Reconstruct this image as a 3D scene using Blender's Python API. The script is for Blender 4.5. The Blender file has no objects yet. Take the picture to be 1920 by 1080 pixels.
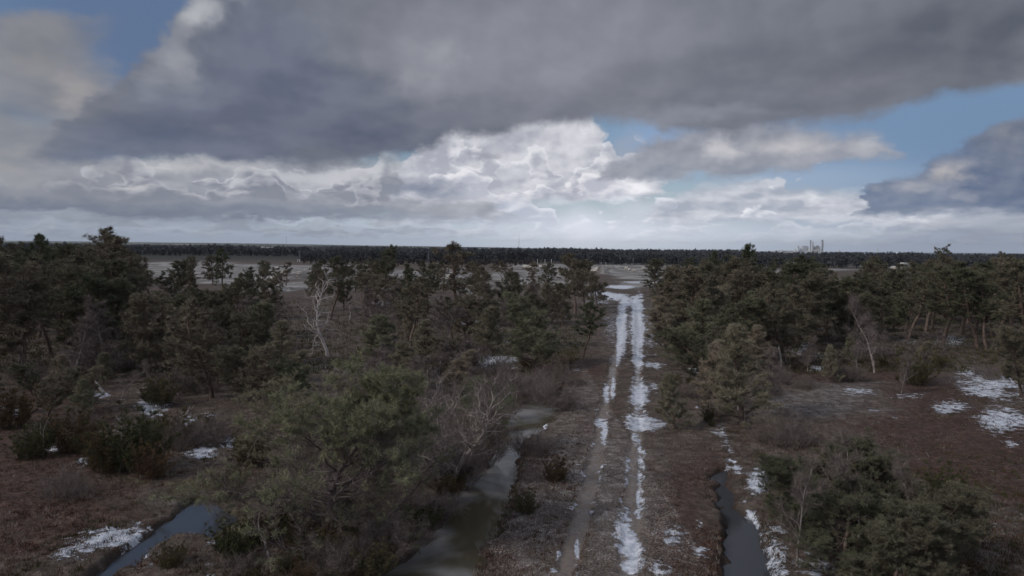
import bpy, bmesh, math, random
import numpy as np
from mathutils import Vector, Matrix

# ------------------------------------------------------------------ camera
R = math.radians
S = bpy.context.scene
H = 9.5                      # height of the camera over the track
FPX = 1371.0                 # focal length in pixels of a 1920 wide frame
PITCH = math.atan(74/FPX); ROLL = R(0.48)
F0 = Vector((0, math.cos(PITCH), -math.sin(PITCH)))
R0 = Vector((1, 0, 0)); U0 = R0.cross(F0)
RV = R0*math.cos(ROLL) + U0*math.sin(ROLL)
UV = -R0*math.sin(ROLL) + U0*math.cos(ROLL)
cam_data = bpy.data.cameras.new('camera')
cam_data.sensor_width = 36.0; cam_data.lens = 36.0*FPX/1920
cam_data.clip_start = 0.5; cam_data.clip_end = 90000
cam = bpy.data.objects.new('camera', cam_data)
S.collection.objects.link(cam); S.camera = cam
M = Matrix((RV, UV, -F0)).transposed().to_4x4(); M.translation = (0, 0, H)
cam.matrix_world = M
def pdir(u, v):
    return (F0 + RV*((u-960)/FPX) + UV*((540-v)/FPX)).normalized()
def G(u, v, z=0.0):
    d = pdir(u, v); t = (z-H)/d.z
    return (d.x*t, d.y*t)
def at(u, depth, v=None):
    d = pdir(u, 466 if v is None else v); t = depth/d.y
    return (d.x*t, depth, H + d.z*t)
def ztop(x, y, v):
    # height of the point above ground (x, y) that shows on pixel row v
    b = (540-v)/FPX
    # z solves ((p-C).UV) = b*((p-C).F0)
    k = UV - F0*b
    return H - (x*k.x + y*k.y)/k.z
def azel(u, v):
    d = pdir(u, v)
    return math.atan2(d.x, d.y), math.asin(d.z)
def s2l(c):
    c = c/255.0
    return c/12.92 if c <= .04045 else ((c+.055)/1.055)**2.4
def C3(r, g, b): return (s2l(r), s2l(g), s2l(b), 1)

# ------------------------------------------------------------------ sun, sky, exposure
S.view_settings.view_transform = 'Standard'; S.view_settings.look = 'None'
S.view_settings.gamma = 1; S.view_settings.exposure = 0
SUN_EL, SUN_AZ = R(34), R(-115)         # behind the camera, to the left
sl = bpy.data.lights.new('sun', 'SUN'); sl.energy = 1.5; sl.angle = R(11); sl.color = (1, .95, .88)
sun = bpy.data.objects.new('sun', sl); S.collection.objects.link(sun)
sd = Vector((math.sin(SUN_AZ)*math.cos(SUN_EL), math.cos(SUN_AZ)*math.cos(SUN_EL), math.sin(SUN_EL)))
sun.rotation_euler = sd.to_track_quat('Z', 'Y').to_euler()

W = bpy.data.worlds.new('World'); S.world = W; W.use_nodes = True
NT = W.node_tree; NT.nodes.clear(); NN = NT.nodes; LK = NT.links
def setin(sock, v):
    if isinstance(v, X): LK.new(v.s, sock)
    elif isinstance(v, bpy.types.NodeSocket): LK.new(v, sock)
    else: sock.default_value = v
class X:
    def __init__(self, s): self.s = s
    def op(self, o, b=0.0, c=None, rev=False, clamp=False):
        n = NN.new('ShaderNodeMath'); n.operation = o; n.use_clamp = clamp
        a, bb = (b, self) if rev else (self, b)
        setin(n.inputs[0], a); setin(n.inputs[1], bb)
        if c is not None: setin(n.inputs[2], c)
        return X(n.outputs[0])
    def __add__(s, b): return s.op('ADD', b)
    def __radd__(s, b): return s.op('ADD', b)
    def __sub__(s, b): return s.op('SUBTRACT', b)
    def __rsub__(s, b): return s.op('SUBTRACT', b, rev=True)
    def __mul__(s, b): return s.op('MULTIPLY', b)
    def __rmul__(s, b): return s.op('MULTIPLY', b)
    def sm(s, a, b, lo=0.0, hi=1.0):
        n = NN.new('ShaderNodeMapRange'); n.interpolation_type = 'SMOOTHSTEP'
        setin(n.inputs[0], s); setin(n.inputs[1], a); setin(n.inputs[2], b); setin(n.inputs[3], lo); setin(n.inputs[4], hi)
        return X(n.outputs[0])
    def lin(s, a, b, lo=0.0, hi=1.0):
        n = NN.new('ShaderNodeMapRange')
        setin(n.inputs[0], s); setin(n.inputs[1], a); setin(n.inputs[2], b); setin(n.inputs[3], lo); setin(n.inputs[4], hi)
        return X(n.outputs[0])
def comb(x, y, z=0.0):
    n = NN.new('ShaderNodeCombineXYZ'); setin(n.inputs[0], x); setin(n.inputs[1], y); setin(n.inputs[2], z); return X(n.outputs[0])
def sep(v):
    n = NN.new('ShaderNodeSeparateXYZ'); setin(n.inputs[0], v); return [X(o) for o in n.outputs]
def vm(o, a, b, c=None):
    n = NN.new('ShaderNodeVectorMath'); n.operation = o; setin(n.inputs[0], a); setin(n.inputs[1], b)
    if c is not None: setin(n.inputs[2], c)
    return X(n.outputs[1] if o in ('LENGTH', 'DOT_PRODUCT') else n.outputs[0])
def noise(v, sc=1.0, det=5.0, rough=.55, dist=0.0, col=False):
    n = NN.new('ShaderNodeTexNoise'); setin(n.inputs['Vector'], v); n.inputs['Scale'].default_value = sc
    n.inputs['Detail'].default_value = det; n.inputs['Roughness'].default_value = rough; n.inputs['Distortion'].default_value = dist
    return X(n.outputs['Color' if col else 'Fac'])
def mix(f, a, b, mode='MIX'):
    n = NN.new('ShaderNodeMix'); n.data_type = 'RGBA'; n.blend_type = mode
    setin(n.inputs[0], f); setin(n.inputs[6], a); setin(n.inputs[7], b); return X(n.outputs[2])
def curve(x, pts):
    # pts: photo pixels (u, v); gives elevation as a smooth function of azimuth
    n = NN.new('ShaderNodeFloatCurve'); c = n.mapping.curves[0]
    q = sorted(((azel(u, v)[0]+.8)/1.6, min(1, max(0, azel(u, v)[1]+.05))) for u, v in pts)
    while len(c.points) < len(q): c.points.new(0.5, 0.5)
    for p, (a, e) in zip(c.points, q): p.location = (a, e); p.handle_type = 'AUTO'
    n.mapping.extend = 'HORIZONTAL'; n.mapping.update()
    setin(n.inputs[1], (x + .8)*(1/1.6)); return X(n.outputs[0]) - .05

tc = NN.new('ShaderNodeTexCoord'); D = X(tc.outputs['Generated'])
dx, dy, dz = sep(D)
AZ = dx.op('ARCTAN2', dy); EL = dz.op('ARCSINE')
P = comb(AZ, EL)
ELp = EL.op('MAXIMUM', 0.0)
# stretched coordinates: detail grows finer towards the horizon as real cloud layers do
LE = (ELp + .10).op('LOGARITHM', math.e)
Q = comb(AZ*3.3, LE*1.7, 0)
Qf = comb(AZ*9.0, LE*3.0, 7.3)
nA = noise(Q, 1.5, 4, .52)                   # big billows
nB = noise(Qf, 2.0, 3, .5)                  # small billows
wc = noise(Q, 2.2, 4, .55, col=True)
wf = noise(Qf, 2.6, 4, .58, col=True)
wc0 = vm('SUBTRACT', wc, (.5, .5, .5)); wf0 = vm('SUBTRACT', wf, (.5, .5, .5))
Pw = vm('MULTIPLY_ADD', wc0, (.16, .09, 0), vm('MULTIPLY_ADD', wf0, (.03, .02, 0), P))
Pf = vm('MULTIPLY_ADD', wf0, (.09, .035, 0), P)
# relief: billow height minus billow height a little nearer the light
nA2 = noise(vm('ADD', Q, (-.06, .09, 0)), 1.5, 4, .52)
nB2 = noise(vm('ADD', Qf, (-.06, .09, 0)), 2.0, 3, .5)
rA = (nA - nA2); rB = (nB - nB2)

def blob(u, v, ru, rv, warp=None, inner=0.0):
    a, e = azel(u, v)
    w = Pw if warp is None else warp
    n = vm('MULTIPLY_ADD', w, (FPX/ru, FPX/rv, 0), (-a*FPX/ru, -e*FPX/rv, 0))
    n2 = NN.new('ShaderNodeVectorMath'); n2.operation = 'LENGTH'; setin(n2.inputs[0], n)
    return X(n2.outputs[1]).sm(inner, 1.0, 1.0, 0.0)
def tint(base, lst, warp=None):
    for (u, v, ru, rv, amt, col) in lst:
        base = mix(blob(u, v, ru, rv, warp)*amt, base, C3(*col))
    return base
_, ELw = sep(Pw)[0:2]; _, ELf = sep(Pf)[0:2]
AZw = sep(Pw)[0]; AZf = sep(Pf)[0]
def band(lo, hi, slo, shi, fine=False):
    e = ELf if fine else ELw; a = AZf if fine else AZw
    m = 1.0
    if lo: m = (e - curve(a, lo)).sm(-slo, slo)
    if hi:
        h = (curve(a, hi) - e).sm(-shi, shi)
        m = h if not lo else m*h
    return m
def row(lo, thick, freq, seed, soft=.004, thr=.42):
    """a row of cumulus on a flat base: mask and 0..1 height inside it"""
    n1 = noise(comb(AZ*freq, seed, EL*8), 1.0, 3, .5)
    hgt = (n1 - thr)*thick + (nB - .5)*thick*.7
    lo_ = curve(AZf, lo)
    t = (ELf - lo_)
    m = t.sm(-.0025, .004)*(hgt - t).sm(-soft, soft)
    return m, t.op('DIVIDE', hgt.op('MAXIMUM', .008))

sky = NN.new('ShaderNodeTexSky'); sky.sky_type = 'NISHITA'; sky.sun_disc = False
sky.sun_elevation = SUN_EL; sky.sun_rotation = SUN_AZ; sky.air_density = 1.0; sky.dust_density = 1.0; sky.ozone_density = 2.0
SKYS = 0.10
col = vm('MULTIPLY', X(sky.outputs[0]), (SKYS*.74, SKYS*.78, SKYS*.84))
# everything below is cloud and air, in linear radiance
col = tint(col, [(1850, 330, 520, 400, .95, (108, 134, 166)), (1560, 250, 300, 130, .7, (116, 142, 176)), (250, 60, 400, 300, .95, (94, 114, 146)), (1260, 270, 170, 90, .9, (142, 164, 198)), (1500, 330, 260, 40, .8, (146, 166, 192))], P)
# pale air low down
air = EL.sm(.002, .125, 1.0, 0.0)
aircol = tint(C3(158, 170, 188), [(1120, 450, 620, 150, .9, (200, 209, 222)), (0, 440, 620, 90, .7, (142, 154, 172)), (1920, 430, 500, 110, .8, (140, 150, 168))], P)
col = mix(air*.92, col, aircol)
# rows of far cumulus, farthest first
def curve_az(e, pts):
    # azimuth as a smooth function of elevation, for the upright edge of a cloud
    n = NN.new('ShaderNodeFloatCurve'); c = n.mapping.curves[0]
    q = sorted((min(1, max(0, azel(u, v)[1]*2+.1)), (azel(u, v)[0]+.8)/1.6) for u, v in pts)
    while len(c.points) < len(q): c.points.new(0.5, 0.5)
    for p, (a, b) in zip(c.points, q): p.location = (a, b); p.handle_type = 'AUTO'
    n.mapping.extend = 'HORIZONTAL'; n.mapping.update()
    setin(n.inputs[1], e*2.0 + .1); return X(n.outputs[0])*1.6 - .8
def addrow(col, lo, thick, freq, seed, dark, light, thr=.42, amt=1.0, k=5.5):
    m, t = row(lo, thick, freq, seed, thr=thr)
    sh = (t.sm(.3, 1.1) + rB*k).op('MAXIMUM', 0.0).op('MINIMUM', 1.0)
    return mix(m*amt, col, mix(sh, dark, light))
lit = tint(C3(170, 175, 184), [(1150, 400, 560, 170, 1.0, (228, 230, 238)), (1560, 400, 260, 80, .8, (222, 224, 230)), (1920, 400, 250, 120, .7, (150, 158, 172))], P)
shd = tint(C3(124, 131, 146), [(1120, 400, 620, 170, 1.0, (184, 189, 203)), (1920, 400, 350, 140, .5, (120, 130, 148)), (1480, 410, 300, 80, .95, (176, 182, 195))], P)
col = addrow(col, [(0, 443), (600, 446), (1100, 452), (1920, 458)], .05, 26, 1.7, shd, lit, .40, .55)
col = addrow(col, [(0, 428), (500, 436), (1100, 442), (1500, 440), (1920, 446)], .085, 17, 4.1, shd, lit, .36, .75)
col = addrow(col, [(0, 405), (400, 412), (800, 418), (1200, 424), (1500, 415), (1920, 430)], .15, 11, 9.6, shd, lit, .36, .9)
WORK = 1
# left half: a long grey bank above a bright one
m = band([(-60, 392), (200, 396), (500, 402), (750, 398), (880, 402)], [(-60, 235), (200, 290), (450, 290), (700, 300), (860, 330), (960, 404), (1010, 440), (1500, 460)], .008, .012, True)
bank = tint(C3(142, 146, 155), [(60, 400, 700, 34, .85, (104, 113, 130)), (330, 405, 420, 20, .8, (106, 115, 132)), (620, 390, 260, 22, .6, (128, 134, 148)), (30, 300, 90, 90, .6, (150, 152, 154)),
    (320, 300, 120, 22, .8, (182, 183, 186)), (250, 352, 90, 16, .9, (186, 186, 190)), (520, 335, 110, 26, .8, (188, 190, 197)), (640, 340, 80, 34, .8, (196, 198, 206)), (440, 305, 60, 16, .6, (190, 191, 196)),
    (120, 345, 160, 30, .6, (118, 123, 136)), (380, 340, 70, 20, .5, (130, 134, 145)), (440, 368, 60, 18, .7, (186, 186, 192))], Pf)
bank = mix((rB*3.4 + rA*3.0).op('ADD', .5, clamp=True), bank, mix(.4, bank, C3(190, 192, 198)))
col = mix(m, col, bank)
W1 = C3(196, 197, 202); G1 = C3(132, 136, 148)
zone = blob(440, 335, 420, 110, P, .55)
col = addrow(col, [(0, 352), (300, 350), (500, 356), (700, 378), (900, 372)], .26, 9, 21.3, G1, W1, .43, zone*.95, 5.0)
col = addrow(col, [(0, 372), (300, 378), (500, 374), (700, 392), (900, 390)], .17, 14, 15.9, C3(122, 127, 140), C3(190, 191, 196), .40, zone*.75, 5.0)
col = tint(col, [(150, 378, 700, 44, .8, (118, 123, 135)), (60, 392, 700, 20, .8, (98, 107, 124)), (560, 396, 400, 16, .7, (116, 124, 139)), (130, 335, 200, 40, .5, (130, 133, 141)), (260, 420, 500, 22, .4, (150, 157, 169)), (420, 312, 110, 18, .8, (176, 177, 182)), (640, 330, 110, 22, .8, (188, 189, 195)), (380, 325, 60, 14, .7, (130, 134, 144)), (200, 312, 60, 14, .6, (140, 142, 150)), (540, 318, 40, 10, .6, (140, 143, 152)), (330, 312, 90, 18, .7, (182, 183, 187)), (45, 330, 60, 50, .6, (156, 157, 160)), (255, 352, 60, 9, .9, (184, 184, 188)), (440, 362, 26, 12, .8, (184, 184, 190)), (370, 368, 22, 8, .8, (178, 178, 184)), (600, 335, 90, 22, .6, (192, 193, 198)), (500, 380, 260, 14, .5, (134, 139, 152))], Pf)
# thin bright lines under the bank
col = tint(col, [(560, 412, 130, 7, .8, (176, 184, 196)), (330, 432, 170, 6, .5, (168, 176, 188)), (100, 398, 160, 10, .6, (160, 167, 178)), (760, 425, 200, 7, .6, (186, 194, 206))], Pf)
# middle cumulus
m = band([(740, 372), (860, 378), (1000, 376), (1150, 372), (1250, 360), (1268, 330)], [(300, 440), (690, 410), (740, 360), (790, 250), (900, 200), (1060, 190), (1120, 240), (1160, 300), (1250, 335), (1285, 400), (1600, 440)], .007, .012, True)
mid = tint(C3(178, 180, 190), [(980, 300, 240, 90, .5, (196, 198, 206)), (1080, 262, 70, 42, .95, (222, 222, 228)), (930, 285, 36, 40, .8, (214, 214, 220)), (1020, 262, 40, 34, .6, (206, 206, 214)), (905, 318, 60, 34, .8, (214, 213, 216)),
    (1010, 320, 50, 40, .6, (208, 208, 214)), (905, 290, 42, 16, .9, (160, 162, 172)), (1170, 290, 60, 60, .75, (160, 164, 176)), (1110, 290, 36, 60, .5, (190, 192, 200)),
    (800, 352, 110, 26, .9, (124, 132, 150)), (740, 320, 80, 60, .6, (150, 154, 166)), (940, 366, 160, 12, .6, (158, 162, 174))], Pf)
mid = mix((rB*4.0 + rA*5.0).op('ADD', .5, clamp=True), mix(.35, mid, C3(140, 145, 160)), mix(.45, mid, C3(232, 232, 236)))
col = mix(m, col, mid)
zone = blob(1010, 315, 260, 90, P, .7)
col = addrow(col, [(760, 345), (900, 338), (1100, 338), (1250, 340)], .36, 10, 33.1, C3(168, 171, 182), C3(226, 226, 231), .40, zone*.8, 7.0)
col = addrow(col, [(760, 372), (900, 370), (1100, 366), (1250, 360)], .22, 13, 37.7, C3(182, 185, 196), C3(230, 229, 233), .42, zone*.85, 6.0)
col = tint(col, [(905, 290, 44, 15, .8, (158, 160, 171)), (800, 352, 110, 24, .85, (122, 130, 148)), (1170, 285, 50, 60, .6, (160, 164, 176))], Pf)
# the brightest scrap of cloud
col = tint(col, [(1195, 352, 70, 20, 1.0, (238, 238, 242)), (1160, 372, 50, 12, .7, (224, 226, 232)), (1045, 378, 40, 18, .5, (216, 218, 226)), (1215, 395, 120, 30, .5, (206, 210, 220)), (1090, 430, 60, 60, .5, (206, 210, 222))], Pf)
# long flat cloud to the right and its dark scraps
m = band([(1150, 338), (1240, 334), (1450, 322), (1600, 298), (1700, 288)], [(500, 440), (1090, 400), (1140, 318), (1200, 285), (1300, 240), (1420, 230), (1560, 248), (1640, 256), (1700, 284), (1750, 350), (1950, 400)], .008, .012, True)
lng = tint(C3(146, 150, 162), [(1355, 278, 44, 34, 1.0, (204, 202, 206)), (1470, 272, 90, 24, 1.0, (190, 189, 193)), (1620, 272, 74, 18, .9, (182, 184, 190)), (1420, 318, 200, 16, .8, (128, 136, 152)), (1230, 318, 70, 30, .7, (136, 143, 158))], Pf)
col = mix(m, col, mix((rB*3.0).op('ADD', .45, clamp=True), mix(.3, lng, C3(120, 126, 140)), mix(.25, lng, C3(204, 204, 208))))
# cumulus along the right horizon
m = band([(1250, 420), (1450, 412), (1640, 420), (1920, 436)], [(600, 460), (1150, 450), (1230, 390), (1330, 345), (1500, 352), (1640, 368), (1720, 395), (1920, 400)], .009, .010, True)
rc = tint(C3(170, 176, 188), [(1400, 352, 110, 12, .7, (160, 168, 182)), (1470, 372, 60, 14, .9, (220, 221, 226)), (1530, 372, 30, 22, .9, (226, 226, 230)), (1560, 390, 60, 14, .8, (214, 214, 220)), (1590, 385, 50, 12, .8, (140, 147, 162)),
    (1510, 398, 60, 12, .7, (146, 153, 168)), (1740, 412, 60, 24, .8, (176, 176, 184)), (1620, 412, 50, 12, .6, (196, 198, 206)), (1270, 408, 40, 12, .7, (160, 166, 178))], Pf)
col = mix(m, col, mix((rB*4.2 + rA*3.0).op('ADD', .5, clamp=True), mix(.3, rc, C3(132, 140, 156)), mix(.4, rc, C3(228, 229, 233))))
zone = blob(1520, 388, 300, 52, P, .6)
col = addrow(col, [(1200, 408), (1450, 405), (1650, 412), (1920, 420)], .18, 17, 44.2, C3(178, 184, 196), C3(230, 231, 235), .40, zone*.9, 6.0)
# dark blue grey tower on the right edge
m = band([(1610, 402), (1700, 400), (1800, 398), (1990, 402)], [(700, 450), (1540, 440), (1605, 395), (1650, 345), (1700, 325), (1760, 290), (1810, 270), (1900, 225), (2000, 170)], .008, .007, True)
tw = tint(C3(100, 116, 142), [(1900, 350, 150, 60, .9, (82, 98, 126)), (1715, 348, 60, 28, 1.0, (160, 163, 172)), (1780, 322, 44, 36, 1.0, (176, 173, 175)), (1800, 370, 34, 24, .8, (140, 146, 160)), (1680, 375, 50, 26, .7, (112, 126, 150)), (1900, 250, 60, 60, .7, (128, 132, 140)), (1720, 392, 110, 14, .6, (130, 140, 156)), (1870, 300, 90, 30, .6, (104, 114, 134))], Pf)
col = mix(m, col, mix((rB*3.6).op('ADD', .5, clamp=True), mix(.25, tw, C3(70, 86, 112)), mix(.22, tw, C3(176, 176, 182))))
col = tint(col, [(1900, 420, 170, 26, .7, (138, 146, 160)), (1780, 440, 200, 14, .5, (142, 150, 164))], Pf)
# taupe cloud on the upper left
m = band([(-80, 330), (60, 330), (160, 280), (300, 250)], [(-80, 8), (60, 18), (140, 26), (300, 30)], .03, .008)
m = m*(curve_az(ELw, [(150, 18), (168, 50), (176, 90), (205, 130), (240, 160), (320, 210), (340, 300)]) - AZw).sm(-.03, .03)
tl = tint(C3(128, 132, 142), [(70, 90, 150, 90, .8, (128, 129, 132)), (160, 170, 60, 44, 1.0, (168, 163, 160)), (110, 215, 100, 34, .8, (152, 150, 150)), (20, 260, 110, 90, .6, (120, 128, 138)), (20, 330, 60, 60, .6, (150, 151, 153)), (30, 215, 80, 34, .5, (118, 136, 158)), (200, 190, 60, 60, .6, (110, 118, 134))])
col = mix(m*.95, col, mix((rA*6.0).op('ADD', .5, clamp=True), mix(.25, tl, C3(96, 103, 118)), mix(.25, tl, C3(172, 168, 166))))
# the great grey cloud overhead
m = band([(-80, 300), (60, 290), (150, 306), (240, 298), (400, 302), (520, 306), (640, 306), (700, 296), (780, 280), (860, 256), (980, 240), (1150, 225), (1300, 246), (1500, 232), (1650, 214), (1720, 190), (1800, 172), (2000, 150), (2300, 130)], None, .010, 0, True)
left = (AZw - curve_az(ELw, [(70, 320), (75, 250), (125, 205), (180, 172), (228, 140), (256, 100), (288, 55), (350, 8), (415, -45), (460, -90)])).sm(-.012, .010)
m = m*left
big = tint(C3(118, 121, 129), [(540, 190, 460, 170, .95, (98, 104, 121)), (640, 265, 400, 60, .9, (86, 93, 111)), (300, 265, 300, 50, .9, (90, 99, 119)), (200, 292, 130, 28, .8, (94, 108, 130)), (500, 80, 180, 150, .9, (96, 103, 120)),
    (780, 90, 200, 130, .7, (136, 137, 143)), (790, 120, 120, 80, .7, (146, 147, 153)), (700, 110, 110, 50, .5, (138, 139, 145)), (1050, 90, 330, 170, .9, (142, 143, 150)), (980, 200, 200, 40, .7, (112, 115, 126)), (820, 215, 240, 36, .7, (96, 101, 116)), (1400, 130, 420, 140, .8, (116, 119, 127)), (1750, 60, 420, 150, .85, (96, 101, 110)), (1920, 40, 260, 120, .6, (86, 91, 100)),
    (1450, 190, 260, 44, .8, (106, 110, 122)), (1300, 222, 160, 26, .7, (140, 143, 153)), (1500, 232, 170, 26, .6, (118, 122, 134)), (1180, 215, 120, 22, .5, (132, 135, 146)), (1600, 150, 150, 60, .4, (124, 124, 127)),
    (315, 95, 52, 66, .95, (152, 154, 158)), (372, 30, 62, 40, 1.0, (182, 183, 184)), (300, 70, 50, 40, .6, (130, 136, 146)), (330, 190, 90, 60, .5, (116, 124, 140)), (300, 160, 36, 40, .6, (134, 138, 146)), (450, 6, 60, 16, .6, (160, 162, 166))])
big = tint(big, [(825, 105, 50, 44, .55, (160, 161, 166)), (780, 150, 60, 34, .55, (158, 158, 163)), (700, 110, 50, 30, .4, (146, 147, 153)), (330, 130, 30, 26, .5, (150, 152, 157)), (290, 150, 26, 30, .4, (140, 144, 152)), (390, 95, 26, 60, .6, (92, 98, 114)), (420, 40, 50, 40, .7, (96, 102, 118))], Pf)
big = mix((rA*6.5).op('ADD', .5, clamp=True), mix(.12, big, C3(70, 76, 90)), mix(.13, big, C3(176, 176, 180)))
big = mix(1.0, big, comb(.98, 1.0, 1.04), 'MULTIPLY')
col = mix(m, col, big)
col = tint(col, [(1130, 440, 330, 46, .5, (226, 231, 240)), (1090, 425, 60, 50, .4, (222, 226, 236)), (1500, 440, 300, 26, .35, (200, 207, 218))], P)
gl = EL.sm(.0, .16, 1.2, 1.0); col = mix(1.0, col, comb(gl, gl, gl*1.01), 'MULTIPLY')
# sky behind the camera: plain broken cloud
back = dy.sm(.12, .45, 1.0, 0.0)
up = EL.sm(.42, .60)
col = mix(back.op('MAXIMUM', up), col, mix(nA.sm(.35, .62), C3(112, 124, 146), C3(176, 180, 190)))
col = mix(EL.sm(-.02, 0.0, 1.0, 0.0), col, C3(60, 62, 66))
bg = NN.new('ShaderNodeBackground'); setin(bg.inputs[0], col); bg.inputs[1].default_value = 1.0
wo = NN.new('ShaderNodeOutputWorld'); LK.new(bg.outputs[0], wo.inputs[0])
W.cycles.sampling_method = 'MANUAL'; W.cycles.sample_map_resolution = 512
# ------------------------------------------------------------------ helpers
S.cycles.max_bounces = 4; S.cycles.diffuse_bounces = 2; S.cycles.glossy_bounces = 2; S.cycles.transmission_bounces = 2
S.cycles.volume_bounces = 0; S.cycles.transparent_max_bounces = 4
S.cycles.use_adaptive_sampling = True; S.cycles.adaptive_threshold = 0.02
S.cycles.use_denoising = True; S.cycles.denoiser = "OPENIMAGEDENOISE"
COL = S.collection
rng = np.random.default_rng(7); random.seed(7)

def use_tree(nt):
    global NT, NN, LK
    NT = nt; NN = nt.nodes; LK = nt.links
def tag(o, label=None, cat=None, group=None, kind=None):
    if label: o['label'] = label
    if cat: o['category'] = cat
    if group: o['group'] = group
    if kind: o['kind'] = kind
    return o
def mesh_np(name, V, T, mat=None, smooth=False):
    """mesh of triangles or quads from arrays"""
    V = np.asarray(V, dtype=np.float32); T = np.asarray(T, dtype=np.int32)
    me = bpy.data.meshes.new(name); k = T.shape[1]
    me.vertices.add(len(V)); me.vertices.foreach_set('co', V.ravel())
    me.loops.add(T.size); me.loops.foreach_set('vertex_index', T.ravel())
    me.polygons.add(len(T)); me.polygons.foreach_set('loop_start', np.arange(0, T.size, k, dtype=np.int32))
    me.polygons.foreach_set('loop_total', np.full(len(T), k, dtype=np.int32))
    me.update(calc_edges=True)
    if smooth: me.shade_smooth()
    if mat: me.materials.append(mat)
    return me
def link(name, me, parent=None, loc=None):
    o = bpy.data.objects.new(name, me); COL.objects.link(o)
    if parent: o.parent = parent
    if loc: o.location = loc
    return o
def empty(name, loc, rz=0.0, sc=(1, 1, 1)):
    o = bpy.data.objects.new(name, None); COL.objects.link(o)
    o.location = loc; o.rotation_euler = (0, 0, rz); o.scale = sc; o.empty_display_size = .3
    return o
class MB:
    """collects boxes, cylinders and bars into one mesh"""
    def __init__(s): s.bm = bmesh.new()
    def box(s, x, y, z, sx, sy, sz, rz=0):
        m = Matrix.Translation((x, y, z+sz/2)) @ Matrix.Rotation(rz, 4, 'Z') @ Matrix.Diagonal((sx, sy, sz, 1))
        bmesh.ops.create_cube(s.bm, size=1, matrix=m); return s
    def cyl(s, x, y, z, r, h, r2=None, n=16):
        bmesh.ops.create_cone(s.bm, cap_ends=True, segments=n, radius1=r, radius2=r if r2 is None else r2, depth=h, matrix=Matrix.Translation((x, y, z+h/2))); return s
    def bar(s, a, b, r, n=6):
        a = Vector(a); b = Vector(b); d = b-a
        m = Matrix.Translation((a+b)/2) @ d.to_track_quat('Z', 'Y').to_matrix().to_4x4()
        bmesh.ops.create_cone(s.bm, cap_ends=True, segments=n, radius1=r, radius2=r, depth=d.length, matrix=m); return s
    def build(s, name, mat, parent=None, loc=None):
        me = bpy.data.meshes.new(name); s.bm.to_mesh(me); s.bm.free(); me.materials.append(mat)
        return link(name, me, parent, loc)
def new_mat(name):
    m = bpy.data.materials.new(name); m.use_nodes = True; m.node_tree.nodes.clear(); use_tree(m.node_tree); return m
def principled(colr, rough=.85, bump=None, bstr=.3, bdist=.02, spec=.25, **kw):
    b = NN.new('ShaderNodeBsdfPrincipled'); setin(b.inputs['Base Color'], colr); setin(b.inputs['Roughness'], rough)
    b.inputs['Specular IOR Level'].default_value = spec
    for k, v in kw.items(): setin(b.inputs[k], v)
    if bump is not None:
        n = NN.new('ShaderNodeBump'); n.inputs['Strength'].default_value = bstr; n.inputs['Distance'].default_value = bdist
        setin(n.inputs['Height'], bump); setin(b.inputs['Normal'], X(n.outputs[0]))
    o = NN.new('ShaderNodeOutputMaterial'); LK.new(b.outputs[0], o.inputs[0]); return b
def geo_pos():
    return X(NN.new('ShaderNodeNewGeometry').outputs['Position'])
def obj_rand():
    return X(NN.new('ShaderNodeObjectInfo').outputs['Random'])
def attr(name):
    n = NN.new('ShaderNodeAttribute'); n.attribute_name = name; return X(n.outputs['Color'])

# lattice noise in numpy, used to shape the terrain
def vnoise(x, y, seed=0):
    xi = np.floor(x).astype(np.int64); yi = np.floor(y).astype(np.int64); xf = x-xi; yf = y-yi
    def h(a, b):
        n = (a*374761393 + b*668265263 + seed*1442695041) & 0xffffffff
        n = ((n ^ (n >> 13))*1274126177) & 0xffffffff
        return ((n ^ (n >> 16)) & 0xffff)/65535.0
    u = xf*xf*(3-2*xf); v = yf*yf*(3-2*yf)
    return (h(xi, yi)*(1-u)+h(xi+1, yi)*u)*(1-v)+(h(xi, yi+1)*(1-u)+h(xi+1, yi+1)*u)*v
def fbm(x, y, sc, oct=4, seed=0):
    r = 0; a = .5; t = 0
    for i in range(oct):
        r = r + a*vnoise(x*sc, y*sc, seed+i*17); t += a; a *= .5; sc *= 2.03
    return r/t
def sst(a, b, x):
    t = np.clip((x-a)/(b-a), 0, 1); return t*t*(3-2*t)

# ------------------------------------------------------------------ layout of the ground (world positions found once from the photograph)
def polyw(pts): return np.array([G(u, v) for u, v in pts])
def seg_dist(px, py, line):
    d = np.full(px.shape, 1e9)
    for (x0, y0), (x1, y1) in zip(line[:-1], line[1:]):
        ex, ey = x1-x0, y1-y0; L = ex*ex+ey*ey + 1e-9
        t = np.clip(((px-x0)*ex+(py-y0)*ey)/L, 0, 1)
        d = np.minimum(d, np.hypot(px-x0-t*ex, py-y0-t*ey))
    return d
def inpoly_sd(px, py, poly):
    """signed distance, negative inside"""
    P_ = np.vstack([poly, poly[:1]]); d = seg_dist(px, py, P_); ins = np.zeros(px.shape, bool)
    for (x0, y0), (x1, y1) in zip(P_[:-1], P_[1:]):
        if y0 == y1: continue
        c = ((y0 > py) != (y1 > py)) & (px < (x1-x0)*(py-y0)/(y1-y0)+x0); ins ^= c
    return np.where(ins, -d, d)
RUT_L = polyw([(1010, 1180), (1052, 1080), (1082, 1000), (1108, 900), (1124, 820), (1134, 760), (1146, 710), (1156, 660), (1164, 610), (1168, 580), (1164, 566), (1145, 557), (1110, 553)])
RUT_R = polyw([(1166, 1180), (1176, 1080), (1183, 1000), (1188, 900), (1192, 820), (1194, 760), (1196, 700), (1197, 650), (1196, 600), (1194, 575), (1186, 563), (1165, 554), (1120, 550)])
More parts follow.
